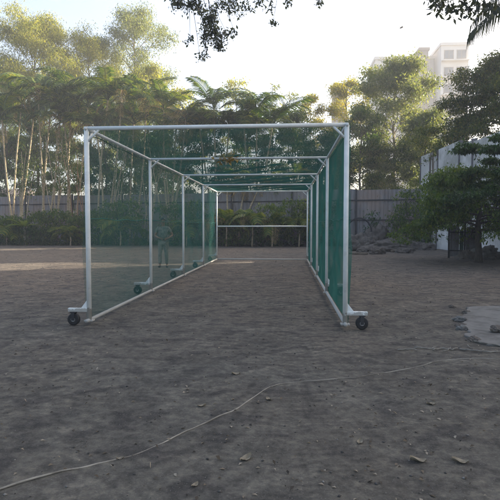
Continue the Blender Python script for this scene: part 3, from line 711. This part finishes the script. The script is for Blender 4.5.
# ------------------------------------------------------------------ the cage
XL, XR, Y0, ST, ZB, ZT = -2.964, .842, 7.27, 3.4405, .08, 2.928
Y1 = Y0 + 4*ST
def net_sheet(name, o, du, dv, nu, nv, segs, sagdir, sag, root, r=.0009, keep=None):
    """a knotted net spanned by two edge vectors: thin three-sided cords crossing each other, with a little slack"""
    o, du, dv, sagdir = Vector(o), Vector(du), Vector(dv), Vector(sagdir)
    Vs = []; Fs = []; off = 0
    def cords(a, b, n, m):
        nonlocal off
        t = np.linspace(0, 1, m+1)
        for i in range(n):
            s = (i+.5)/n
            P = np.array(o)[None] + np.array(a)*s + np.outer(t, np.array(b))
            S, T_ = (np.full(m+1, s), t) if a is du else (t, np.full(m+1, s))
            w_ = sag*(np.sin(math.pi*T_)**1.0)*(.55+.45*np.sin(S*29+2.1*T_*3)) + .012*np.sin(S*71+T_*23)*np.sin(math.pi*T_)
            P = P + np.outer(w_, np.array(sagdir))
            bn = np.array(Vector(b).normalized()); e1 = np.array(sagdir); e2 = np.cross(bn, e1)
            ring = [r*(e1*math.cos(q)+e2*math.sin(q)) for q in (0, 2.094, 4.189)]
            V = (P[:,None,:] + np.array(ring)[None]).reshape(-1,3)
            base = off + np.arange(m)*3
            for k in range(3):
                Fs.append(np.stack([base+k, base+(k+1)%3, base+3+(k+1)%3, base+3+k],1))
            Vs.append(V); off += len(V)
    cords(du, dv, nu, segs[1]); cords(dv, du, nv, segs[0])
    return link(name, np_mesh(name, np.concatenate(Vs), np.concatenate(Fs), M['net']), root)

def build_cage():
    root = empty('practice_cage', (0,0,0), label='white tube frame practice cage with green netting on wheels', cat='cage')
    W = M['white_paint']
    for s, X in ((-1,XL),(1,XR)):
        for k in range(5):
            y = Y0 + k*ST; r = .036 if k == 0 else .030
            mb = MB(); mb.tube([(X,y,ZB-.03),(X,y,ZT)], r, 12); mb.build('post', W, root, smooth=True)
            mb = MB(); mb.box((X,y,ZB-.005), (.13,.11,.02)); mb.build('foot_plate', W, root, bevel=.003)
            # outrigger with its caster
            L = .30 if k == 0 else .36; zz = .232
            mb = MB(); mb.box((X+s*(L/2+.02),y,zz), (L,.06,.055))
            mb.add([(X+s*.03,y-.012,zz+.02),(X+s*.13,y-.012,zz+.02),(X+s*.03,y-.012,zz+.15),(X+s*.03,y+.012,zz+.02),(X+s*.13,y+.012,zz+.02),(X+s*.03,y+.012,zz+.15)],
                   [(0,1,2),(5,4,3),(0,3,4,1),(1,4,5,2),(2,5,3,0)])
            mb.build('outrigger', W, root, bevel=.004)
            cx = X + s*(L-.06); rw = .09
            c = MB(); c.box((cx,y,zz-.035), (.09,.09,.014))
            axn = 'Y'; ax_ = Vector((0,1,0))
            for q in (-1,1): c.box(Vector((cx,y,.140))+ax_*q*.044, (.05,.006,.13) if 1 else (.006,.05,.13))
            c.tube([Vector((cx,y,rw))-ax_*.05, Vector((cx,y,rw))+ax_*.05], .008, 8)
            co = c.build('caster', M['black_iron'], root, bevel=.002)
            wm = MB(); wm.lathe([(.02,-.036),(.055,-.036),(.080,-.034),(rw,-.024),(rw,.024),(.080,.034),(.055,.036),(.02,.036)], (cx,y,rw), axn, 24)
            wm.build('wheel', M['rubber'], co, smooth=False)
            hb = MB(); hb.lathe([(.018,-.037),(.034,-.037),(.034,.037),(.018,.037)], (cx,y,rw), axn, 16); hb.build('hub', M['steel'], co)
            # corner brace
            mb = MB(); mb.tube([(X-s*.005,y,ZT-.20),(X-s*.20,y,ZT-.005)], .018, 8); mb.build('corner_brace', W, root, smooth=True)
        mb = MB(); mb.tube([(X,Y0-.05,ZT-.02 if 0 else ZT),(X,Y1,ZT)], .026, 10); mb.build('top_rail', W, root, smooth=True)
        mb = MB(); mb.tube([(X,Y0-.10,ZB),(X,Y1,ZB)], .028, 10); mb.build('bottom_rail', W, root, smooth=True)
        mb = MB(); mb.tube([(X,Y0+.03,ZT-.20),(X,Y0+.22,ZT-.01)], .015, 8); mb.build('corner_brace', W, root, smooth=True)
    for k in range(5):
        y = Y0 + k*ST; mb = MB(); mb.tube([(XL-.02,y,ZT+.004),(XR+.02,y,ZT+.004)], .030 if k == 0 else .024, 10); mb.build('cross_bar', W, root, smooth=True)
    mb = MB(); mb.tube([(XL,Y1,ZB),(XR,Y1,ZB)], .028, 10); mb.build('bottom_rail', W, root, smooth=True)
    mb = MB(); mb.tube([(XL,Y1,1.47),(XR,Y1,1.47)], .026, 10); mb.build('back_rail', W, root, smooth=True)
    g = .045
    net_sheet('side_net', (XL-g,Y0,ZB), (0,Y1-Y0,0), (0,0,ZT-ZB), 900, 180, (48,8), (-1,0,0), .05, root, r=.00078)
    net_sheet('side_net', (XR+g,Y0,ZB), (0,Y1-Y0,0), (0,0,ZT-ZB), 900, 180, (48,8), (1,0,0), .05, root)
    net_sheet('roof_net', (XL,Y0,ZT+.035), (0,Y1-Y0,0), (XR-XL,0,0), 760, 180, (48,10), (0,0,-1), .012, root, r=.0009)
build_cage()

def seams():
    root = next(o for o in bpy.data.objects if o.name == 'practice_cage')
    for X in (XL-.049, XR+.049):
        mb = MB()
        for z in (1.62, ZT-.03):
            mb.tube([(X, Y0+(Y1-Y0)*i/60, z-.012*math.sin(i*1.3)-.02*abs(math.sin(i*math.pi/15))) for i in range(61)], .006, 5)
        mb.build('net_seam', M['net'], root)
seams()

def lodged_leaves():
    c = at(227, 158, Y0+ST); root = empty('leaf_tuft', c.to_tuple(), label='tuft of dry orange-brown leaves lodged on the second roof bar', cat='leaves')
    rng = np.random.default_rng(4); n = 70; P = rng.normal(size=(n,3))*[.15,.05,.035]
    V, F = leaves_np(P, rng, .11, .5, .2); link('leaf', np_mesh('leaf', V, F, M['dry_leaf']), root)
    mb = MB(); mb.tube([(-.24,0,.03),(0,.02,-.02),(.22,0,.02)], .008, 5); mb.tube([(-.03,0,0),(0,.02,.12)], .006, 5); mb.tube([(-.23,0,.02),(-.22,0,-.22)], .006, 5); mb.build('twig', M['bark'], root)
lodged_leaves()

# ------------------------------------------------------------------ the person behind the left net
def skin_obj(name, joints, edges, mat, parent, sub=2, rootv=0):
    me = bpy.data.meshes.new(name); me.from_pydata([j[:3] for j in joints], edges, []); me.materials.append(mat)
    o = link(name, me, parent)
    md = o.modifiers.new('skin','SKIN'); md.use_smooth_shade = True
    for i, j in enumerate(joints):
        sv_ = me.skin_vertices[0].data[i]; r_ = j[3] if isinstance(j[3], tuple) else (j[3], j[3]); sv_.radius = r_
        sv_.use_root = (i == rootv)
    s = o.modifiers.new('sub','SUBSURF'); s.levels = sub; s.render_levels = sub
    return o
def person():
    p = ground(163.5, 267.5); root = empty('person', (p.x,p.y,gh(p.x,p.y)), R(8), label='person in grey-green shirt and pale trousers standing outside the left net', cat='person')
    # local frame: facing -Y (towards the camera)
    J = []; E = []
    def j(x,y,z,r,par=None):
        J.append((x,y,z,r)); 
        if par is not None: E.append((par,len(J)-1))
        return len(J)-1
    pel = j(0,0,.98,.115); ab = j(0,-.01,1.12,(.115,.095),pel); ch = j(0,0,1.30,(.135,.10),ab); nk0 = j(0,.01,1.44,.075,ch); nk = j(0,0,1.51,.052,nk0)
    h1 = j(0,-.01,1.585,(.07,.078),nk); h2 = j(0,-.005,1.665,(.076,.092),h1); h3 = j(0,0,1.72,(.06,.075),h2)
    for s in (-1,1):
        hp = j(s*.09,0,.90,.092,pel); kn = j(s*.115,-.02,.50,.058,hp); cf = j(s*.12,0,.36,.052,kn); an = j(s*.125,.02,.09,.036,cf); ft = j(s*.135,-.11,.045,(.04,.03),an)
    hands = []
    for s in (-1,1):
        sh = j(s*.175,.01,1.40,.062,ch)
        if s > 0: el = j(.33,.05,1.16,.043,sh); wr = j(.20,-.12,1.05,.028,el); hd = j(.15,-.155,1.035,(.036,.022),wr); fd = Vector((-.75,-.25,-.35)).normalized(); up = Vector((0,0,1))
        else: el = j(-.29,.03,1.13,.043,sh); wr = j(-.14,-.14,1.06,.028,el); hd = j(-.09,-.17,1.045,(.036,.022),wr); fd = Vector((.8,-.2,-.2)).normalized(); up = Vector((0,0,1))
        o = Vector(J[hd][:3])
        for q, ln in enumerate((.072,.08,.075,.058)):
            b = o + up*(.027-.018*q) + fd*.03
            a1 = j(*b, .0095, hd); a2 = j(*(b+fd*ln*.5+Vector((0,.006,-.004))), .0088, a1); a3 = j(*(b+fd*ln+Vector((0,.022,-.012))), .007, a2)
        t1 = j(*(o+up*.032-fd*.01), .011, hd); t2 = j(*(o+up*.055+fd*.02), .009, t1)
    body = skin_obj('body', J, E, M['skin'], root)
    # face
    for s in (-1,1):
        mb = MB(); mb.lathe([(.002,-.012),(.009,-.007),(.012,0),(.009,.007),(.002,.012)], (s*.032,-.086,1.655), 'Y', 10); mb.build('eye', M['hair'], root, smooth=True)
        mb = MB(); mb.lathe([(.006,-.01),(.024,-.006),(.028,0),(.022,.008),(.006,.012)], (s*.078,.0,1.645), 'X', 12); mb.build('ear', M['skin'], root, smooth=True)
    mb = MB(); mb.tube([(0,-.078,1.67),(0,-.098,1.64),(0,-.108,1.622),(0,-.09,1.612)], [.008,.012,.016,.008], 8); mb.build('nose', M['skin'], root, smooth=True)
    mb = MB(); mb.tube([(-.024,-.082,1.588),(0,-.09,1.588),(.024,-.082,1.588)], [.003,.007,.003], 6); mb.build('mouth', M['belt'], root, smooth=True)
    # hair
    n = 16; vs = []; fs = []
    rows = [(0,.12),(20,.12),(42,.12),(64,.118),(86,.112),(104,.10)]
    for a_, _ in rows:
        for k in range(n):
            an = 2*math.pi*k/n; ph = R(a_); front = max(0, -math.sin(an))
            ph2 = ph*(1-.42*front); rx, ry, rz_ = .088, .105, .098
            vs.append((rx*math.sin(ph2)*math.cos(an), .008+ry*math.sin(ph2)*math.sin(an), 1.682+rz_*math.cos(ph2)))
    for i in range(len(rows)-1):
        for k in range(n): fs.append((i*n+k, i*n+(k+1)%n, (i+1)*n+(k+1)%n, (i+1)*n+k))
    mb = MB(); mb.add(vs, fs); h = mb.build('hair', M['hair'], root, smooth=True); so = h.modifiers.new('s','SOLIDIFY'); so.thickness = .02; so.offset = .2
    # clothing
    S = [(0,0,.96,(.135,.115)),(0,-.01,1.12,(.140,.118)),(0,0,1.30,(.160,.120)),(0,.01,1.435,(.10,.085)),(-.18,.01,1.40,.078),(.18,.01,1.40,.078),(-.262,.03,1.235,.062),(.28,.04,1.235,.062)]
    skin_obj('shirt', S, [(0,1),(1,2),(2,3),(2,4),(2,5),(4,6),(5,7)], M['shirt'], root, rootv=2)
    Tt = [(0,0,.98,.132),(-.09,0,.90,.112),(.09,0,.90,.112),(-.115,-.02,.50,.078),(.115,-.02,.50,.078),(-.122,.01,.12,.066),(.122,.01,.12,.066)]
    skin_obj('trousers', Tt, [(0,1),(0,2),(1,3),(2,4),(3,5),(4,6)], M['trousers'], root)
    mb = MB(); mb.lathe([(.140,-.02),(.148,-.018),(.148,.018),(.140,.02)], (0,0,1.0), 'Z', 24); mb.build('belt', M['belt'], root, smooth=True)
    for s in (-1,1):
        skin_obj('shoe', [(s*.125,.05,.05,(.045,.045)),(s*.13,-.04,.045,(.05,.04)),(s*.14,-.15,.035,(.045,.03))], [(0,1),(1,2)], M['shoe'], root)
person()

# ------------------------------------------------------------------ rocks and rubbish at the right of the cage
def boulder(name, p, size, seed, label, cat='boulder', mat='rock', flat=1.0, rz=0, group=None):
    import bmesh
    bm = bmesh.new(); bmesh.ops.create_icosphere(bm, subdivisions=5, radius=1)
    for v in bm.verts:
        c = v.co.normalized(); n1 = noise.noise(c*1.3+Vector((seed,0,0))); n2 = noise.noise(c*3.1+Vector((0,seed,0))); n3 = noise.noise(c*8+Vector((0,0,seed)))
        n4 = noise.noise(c*17+Vector((seed,seed,0))); k = 1 + .36*n1 + .26*n2 + .13*n3 + .05*n4; q = c*k
        v.co = Vector((q.x*size[0], q.y*size[1], max(q.z, -.35)*size[2]))
    me = bpy.data.meshes.new(name); bm.to_mesh(me); bm.free(); me.materials.append(M[mat])
    me.polygons.foreach_set('use_smooth', [True]*len(me.polygons))
    o = link(name, me, label=label, cat=cat, group=group); o.location = (p.x,p.y,p.z+.30*size[2]); o.rotation_euler = (0,0,rz); return o
def gp(px, py): q = ground(px, py); q.z = gh(q.x, q.y); return q
boulder('boulder', gp(376,247.2), (1.05,.7,1.25), 2.2, 'big brown boulder leaning in the middle of the rock pile', rz=.3)
boulder('boulder', gp(356,248), (.8,.6,.7), 5.1, 'grey boulder at the left of the rock pile beside the right side net')
boulder('boulder', gp(398,248), (1.5,.7,.5), 8.3, 'long grey slab-like boulder at the right of the rock pile', rz=-.2)
boulder('boulder', gp(389,251), (1.35,.6,.45), 1.4, 'low flat boulder in front of the rock pile', rz=.1)
boulder('boulder', gp(364,252), (.4,.3,.25), 3.7, 'small dark stone left of the low flat boulder')
boulder('boulder', gp(404,253), (.45,.3,.22), 6.1, 'small stone at the right end of the rock pile')
boulder('boulder', gp(377,254), (.5,.3,.3), 4.4, 'dark broken stone lying nearest the camera in the rock pile', rz=.6)
boulder('boulder', gp(427,250), (.5,.35,.35), 9.2, 'rounded stone below the green shrub by the white wall')
boulder('boulder', gp(466,259), (.42,.3,.28), 7.7, 'pale stone in front of the grey sheet gate')
boulder('boulder', gp(487,259), (.6,.5,.45), 2.9, 'pale mound of rubble between the two dark tree stems', mat='concrete')
def arch():
    b = gp(359,247.4); c = at(358,222,b.y)
    root = empty('bent_pipe', b.to_tuple(), label='dark bent pipe arching over the left boulder', cat='pipe')
    pts = [( -1.0,.1,-.05),(-.95,.05,.9),(-.7,0,1.65),(-.2,0,2.0),(.35,0,1.95),(.72,0,1.55),(.85,0,.9),(.88,.05,-.05)]
    mb = MB(); 
    import itertools
    P_ = [Vector(q) for q in pts]; sm = []
    for i in range(len(P_)-1):
        p0, p1, p2, p3 = P_[max(i-1,0)], P_[i], P_[i+1], P_[min(i+2,len(P_)-1)]
        for k in range(5):
            t = k/5; sm.append(.5*((2*p1)+(p2-p0)*t+(2*p0-5*p1+4*p2-p3)*t*t+(3*p1-p0-3*p2+p3)*t**3))
    sm.append(P_[-1]); mb.tube(sm, .06, 8); mb.build('pipe', M['black_iron'], root, smooth=True)
arch()
boulder('boulder', gp(369,249), (.6,.5,.6), 12.4, 'upright brown stone between the bent pipe and the big boulder')
boulder('boulder', gp(411,249), (.7,.5,.4), 13.1, 'low grey stone where the rock pile meets the green shrub')
for a_, b_, r0, lab in (((368,246.5),(396,245.8),.13,'pale fallen log lying across the back of the rock pile'),((392,252.5),(415,250.5),.09,'thin fallen log at the right front of the rock pile'),((349,254),(368,255.5),.07,'thin dark branch lying in front of the rock pile')):
    a, b = gp(*a_), gp(*b_); c = (a+b)/2; mb = MB(); n = 9
    mb.tube([a.lerp(b, i/(n-1))-c+Vector((0,.08*math.sin(i*1.7),r0*.8+(.9 if r0 > .12 else .05)*i/(n-1)*.6)) for i in range(n)], [r0*(1-.045*i)*(1+.12*math.sin(i*2.3)) for i in range(n)], 9)
    o = mb.build('log', M['bark'], smooth=True, label=lab, cat='log'); o.location = c
def log():
    a = gp(352,251); b = gp(374,249.5); mb = MB(); c = (a+b)/2
    d = b-a; mb.tube([a-c+Vector((0,0,.12)), Vector((0,.05,.15)), b-c+Vector((0,0,.1))], [.12,.14,.10], 10)
    o = mb.build('log', M['dark_bark'], smooth=True, label='dark log lying before the left boulder', cat='log'); o.location = c
log()
def sheet_gate():
    p = gp(463,258); root = empty('sheet_gate', p.to_tuple(), R(-14), label='old grey sheet metal gate with green middle panel under the dark tree', cat='gate')
    for x in (-.62, .06, .62):
        mb = MB(); mb.box((x,0,.80), (.08,.08,1.66)); mb.build('post', M['black_iron'], root, bevel=.005)
    for x0, x1, m_, h in ((-.57,-.18,'gate_grey',1.45),(-.16,.01,'gate_green',1.2),(.11,.57,'gate_grey',1.35)):
        mb = MB(); mb.box(((x0+x1)/2,.02,h/2+.08), (x1-x0,.03,h)); 
        mb.box(((x0+x1)/2,-.005,h+.05), (x1-x0,.02,.06)); mb.build('panel', M[m_], root, bevel=.004)
    mb = MB(); mb.box((0,-.07,1.2), (1.3,.04,.06)); mb.box((0,-.07,.35), (1.3,.04,.06)); mb.build('rail', M['black_iron'], root)
sheet_gate()

# ------------------------------------------------------------------ concrete slab, cord, litter
def slab():
    edge = [(467,308.5),(472,307.6),(500,307),(540,306),(560,320),(560,350),(520,349.5),(500,347.5),(488,346),(478,343),(470,338),(466,335),(468,331),(464,328),(462,324),(465,320),(463,316),(466,312)]
    P_ = [ground(a,b) for a,b in edge]; fine = []
    for i, p in enumerate(P_):
        q = P_[(i+1)%len(P_)]; n = max(1, int((q-p).length/.06))
        for k in range(n):
            t = p.lerp(q, k/n); j = .022 if 5 < i or i < 1 else .005; t = t + (Vector((noise.noise(t*4), noise.noise(t*4+Vector((9,9,0))), 0))*.10 if 5 < i or i < 1 else Vector())
            fine.append(Vector((t.x+rnd.uniform(-j,j), t.y+rnd.uniform(-j,j), 0)))
    c = sum(fine, Vector())/len(fine); n = len(fine); z1 = .026
    vs = [p-c+Vector((0,0,-.05)) for p in fine] + [p-c+Vector((0,0,z1+rnd.uniform(-.004,.004)-.008)) for p in fine] + [(p-c)*.99+Vector((0,0,z1)) for p in fine]
    fs = [(i,(i+1)%n,n+(i+1)%n,n+i) for i in range(n)] + [(n+i,n+(i+1)%n,2*n+(i+1)%n,2*n+i) for i in range(n)] + [tuple(range(2*n,3*n))]
    mb = MB(); mb.add(vs, fs); o = mb.build('concrete_slab', M['concrete'], label='broken pale concrete slab set in the dirt at the right', cat='slab'); o.location = c
    for k,(a,b,s,lab) in enumerate(((466,313,.07,'dark broken chip at the upper left corner of the slab'),(463,326,.05,'small dark chip wedged in the ragged slab edge'),(473,341,.08,'dark chip under the lower slab corner'),(458,326,.045,'small chip lying off the slab edge'),(460,321,.10,'jagged concrete lump at the slab edge'),(462,330,.08,'smaller concrete lump below the jagged one'),(452,307,.06,'dark chip left of the top slab corner'),(497,334,.09,'dark pitted lump on the slab'))):
        boulder('concrete_lump', gp(a,b)+Vector((0,0,.045 if k==7 else 0)), (s,s*.8,s*.6), 3.3*k+1, lab, 'rubble', 'concrete' if k in (4,5) else 'rock')
slab()
def cord():
    px = [(-25,494),(20,482),(60,471),(100,460),(130,452),(158,442),(185,430),(212,419),(235,409),(247,401),(257,394),(275,385),(300,381.5),(335,379),(365,376),(395,370),(420,366),(450,360),(478,358.5),(500,359),(540,356)]
    P_ = [ground(a,b) for a,b in px]; sm = []
    for i in range(len(P_)-1):
        p0, p1, p2, p3 = P_[max(i-1,0)], P_[i], P_[i+1], P_[min(i+2,len(P_)-1)]
        for k in range(12):
            t = k/12; q = .5*((2*p1)+(p2-p0)*t+(2*p0-5*p1+4*p2-p3)*t*t+(3*p1-p0-3*p2+p3)*t**3)
            sm.append(Vector((q.x + .012*noise.noise(q*5), q.y + .03*noise.noise(q*3+Vector((7,0,0))) + .012*noise.noise(q*9), gh(q.x,q.y)+.002+.010*noise.noise(q*2.3))))
    mb = MB(); n = len(sm); c = Vector((sm[0].x, sm[0].y, 0))
    mb.tube([p-c for p in sm], [.0055+.003*noise.noise(p*3) for p in sm], 6)
    o = mb.build('cord', M['line'], smooth=True, label='long pale cord lying across the dirt in the foreground', cat='cord'); o.location = c
cord()
def twig(pts, r, label):
    P_ = [gp(a,b)+Vector((0,0,.01)) for a,b in pts]; c = P_[0].copy(); mb = MB()
    q = []
    for i in range(len(P_)-1):
        for k in range(4): p = P_[i].lerp(P_[i+1], k/4); q.append(p-c+Vector((0,rnd.uniform(-.015,.015),rnd.uniform(0,.012))))
    q.append(P_[-1]-c); mb.tube(q, [r*(1-.5*i/len(q)) for i in range(len(q))], 5)
    o = mb.build('twig', M['line'], smooth=True, label=label, cat='twig'); o.location = c
twig([(470,341),(485,345),(500,347),(515,350)], .014, 'thick pale stick lying along the front edge of the slab')
twig([(398,351),(408,350.2),(417,351)], .009, 'thin pale stick farthest left of the slab')
twig([(414,348.8),(430,349.6),(437,348.6)], .008, 'thin pale stick behind the gap in the row of sticks')
twig([(433,351),(441,349.6),(452,350.2),(458,348.8)], .010, 'crooked pale stick nearest left of the slab')
twig([(443,352.4),(449,350.4),(451,348)], .006, 'short bent twig crossing the crooked stick')
twig([(460,350),(475,352),(490,353),(512,352)], .010, 'thin stick crossing below the slab edge')
twig([(468,347),(474,351),(482,354)], .008, 'short bent twig below the slab corner')

def leaf_mesh(name, L, seed):
    r_ = random.Random(seed); n = 9; vs = []; fs = []
    for i in range(n+1):
        t = i/n; wv = L*.30*math.sin(math.pi*(.04+.93*t))**.8
        for s in (-1,-.5,0,.5,1): vs.append((L*(t-.5), s*wv, .004+L*(.14*abs(s)**1.5*(1+.5*math.sin(5*t+seed)) + .07*(2*t-1)**2) + r_.uniform(-.002,.002)))
    for i in range(n):
        for s in range(4): q = i*5+s; fs.append((q,q+1,q+6,q+5))
    mb = MB(); mb.add(vs, fs); return mb.mesh(name, M['fallen'], True)
LM = [leaf_mesh('fallen_leaf', .14, 1), leaf_mesh('fallen_leaf', .12, 2), leaf_mesh('fallen_leaf', .10, 3)]
for px, py, k, s, rz, lab in ((418,461,0,.95,.1,'curled brown leaf lying left of its twin at bottom right'),(460,462,0,.9,-.2,'curled brown leaf nearest the lower right corner'),
                         (431,404,1,.9,.4,'single curled leaf above the two at bottom right'),(202,405,2,.9,.3,'pale leaf lying just above the cord left of centre'),
                         (360,443,2,.8,1.2,'pale leaf lying alone below the middle of the cord'),(269,399,1,.8,2.2,'brown leaf touching the bend of the cord'),
                         (246,458,2,1.2,.8,'brown leaf on the dark scuff at the bottom centre'),(236,374,1,.9,.2,'dark leaf behind the bend of the cord'),(195,484,2,.7,1.0,'small leaf at the bottom edge left of centre'),
                         (120,456,2,.6,.6,'small leaf just above the cord at lower left')):
    p = gp(px,py); o = link('fallen_leaf', LM[k], label=lab, cat='leaf', group='fallen leaves on the dirt')
    o.location = p; o.rotation_euler = (rnd.uniform(-.1,.1), rnd.uniform(-.15,.15), rz); o.scale = (s*.8,s*.8,s*.8)

def litter(name, n, L, mat, seed, kind, ymin=2.6, ymax=36, power=1.0, wr=.5, label=None, cat=None):
    rng = np.random.default_rng(seed); pts = []
    while len(pts) < n:
        y = ymin + (ymax-ymin)*rng.uniform()**power; x = rng.uniform(-.62,.58)*y - .08*y
        if noise.noise(Vector((x*.5,y*.5,seed))) + rng.uniform(-.5,.5) < -.05: continue
        pts.append((x, y, gh(x,y)+.004))
    P_ = np.array(pts); d = rng.normal(size=(n,3)); d[:,2] = rng.uniform(-.1,.45,n); d /= np.linalg.norm(d,axis=1)[:,None]
    s = np.cross(d, [0,0,1.0]); s /= np.linalg.norm(s,axis=1)[:,None]; s[:,2] += rng.normal(size=n)*.25
    l = (L*rng.uniform(.4,1.5,n))[:,None]; wv = l*wr*.5
    V = np.stack([P_, P_+d*l*.45+s*wv+[0,0,.006], P_+d*l, P_+d*l*.45-s*wv+[0,0,.006]],1).reshape(-1,3)
    link(name, np_mesh(name, V, np.arange(4*n).reshape(-1,4), mat), kind=kind, label=label, cat=cat)
litter('leaf_litter', 3300, .030, M['litter'], 3, 'stuff', power=1.3, label='small dead leaves scattered over the dirt', cat='leaf litter')
def pebbles():
    rng = np.random.default_rng(8); n = 1300; Vs = []; Fs = []
    ico = np.array([(1,0,0),(-1,0,0),(0,1,0),(0,-1,0),(0,0,1),(0,0,-1)],float); tf = np.array([(0,2,4),(2,1,4),(1,3,4),(3,0,4),(2,0,5),(1,2,5),(3,1,5),(0,3,5)])
    for i in range(n):
        y = 2.6+30*rng.uniform()**1.3; x = rng.uniform(-.62,.58)*y-.08*y; r_ = rng.uniform(.003,.009)*(1+.07*y)
        V = ico*(1+rng.uniform(-.3,.3,(6,1)))*[r_*1.3,r_,r_*.7]; a = rng.uniform(0,6.3); c_, s_ = math.cos(a), math.sin(a)
        V = np.stack([V[:,0]*c_-V[:,1]*s_, V[:,0]*s_+V[:,1]*c_, V[:,2]],1) + [x,y,gh(x,y)+r_*.3]
        Vs.append(V); Fs.append(tf+6*i)
    link('pebbles', np_mesh('pebbles', np.concatenate(Vs), np.concatenate(Fs), M['pebble']), kind='stuff', label='small pebbles strewn over the dirt', cat='pebbles')
pebbles()
# low ground cover in front of the fence
def ground_cover():
    rng = np.random.default_rng(12); n = 15000; P_ = []
    while len(P_) < n:
        t = rng.uniform(); px = -10 + 350*t; Y = 36.6 + rng.exponential(1.4)
        if noise.noise(Vector((px*.06,Y*.5,1))) < -.12: continue
        q = at_x(px, Y); P_.append((q.x, Y, abs(rng.normal())*.22))
    V, F = leaves_np(np.array(P_), rng, .16, .4, -.2)
    link('undergrowth', np_mesh('undergrowth', V, F, M['dark_leaf']), kind='stuff', label='low dark undergrowth at the foot of the back fence', cat='undergrowth')
ground_cover()

def bird():
    c = at(401.5, 28, 60); root = empty('bird', c.to_tuple(), R(20), label='dark bird gliding in the white sky at upper right', cat='bird')
    mb = MB(); k = .55
    mb.tube([(-.30*k,0,0),(-.16*k,0,.02),(.05*k,0,.04),(.22*k,0,.03),(.34*k,0,.02)], [.012,.05,.075,.05,.012], 8)
    for s in (-1,1):
        mb.add([(-.08*k,0,.05),(.14*k,0,.05),(.10*k,s*.55*k,.14),(-.06*k,s*.60*k,.13),(-.02*k,s*1.05*k,.10),(.03*k,0,.075)], [(0,1,2,3),(3,2,4),(0,3,2,1),(1,5,2)])
    mb.add([(-.26*k,0,.01),(-.55*k,.10*k,.0),(-.55*k,-.10*k,.0),(-.28*k,0,.03)], [(0,1,2),(3,2,1)])
    o = mb.build('body', M['hair'], root, smooth=True); root.scale = (1.5,1.5,1.5); root.rotation_euler = (R(10), R(-22), R(12))
bird()

# ------------------------------------------------------------------ haze
def haze():
    m = bpy.data.materials.new('haze'); m.use_nodes = True; t = m.node_tree; t.nodes.remove(t.nodes['Principled BSDF'])
    v = t.nodes.new('ShaderNodeVolumePrincipled'); v.inputs['Color'].default_value = (.93,.95,1,1); v.inputs['Density'].default_value = .0017
    v.inputs['Anisotropy'].default_value = .3
    t.links.new(v.outputs[0], t.nodes['Material Output'].inputs['Volume'])
    mb = MB(); mb.box((0,63,24), (260,190,50)); mb.build('haze', m, kind='stuff')
haze()
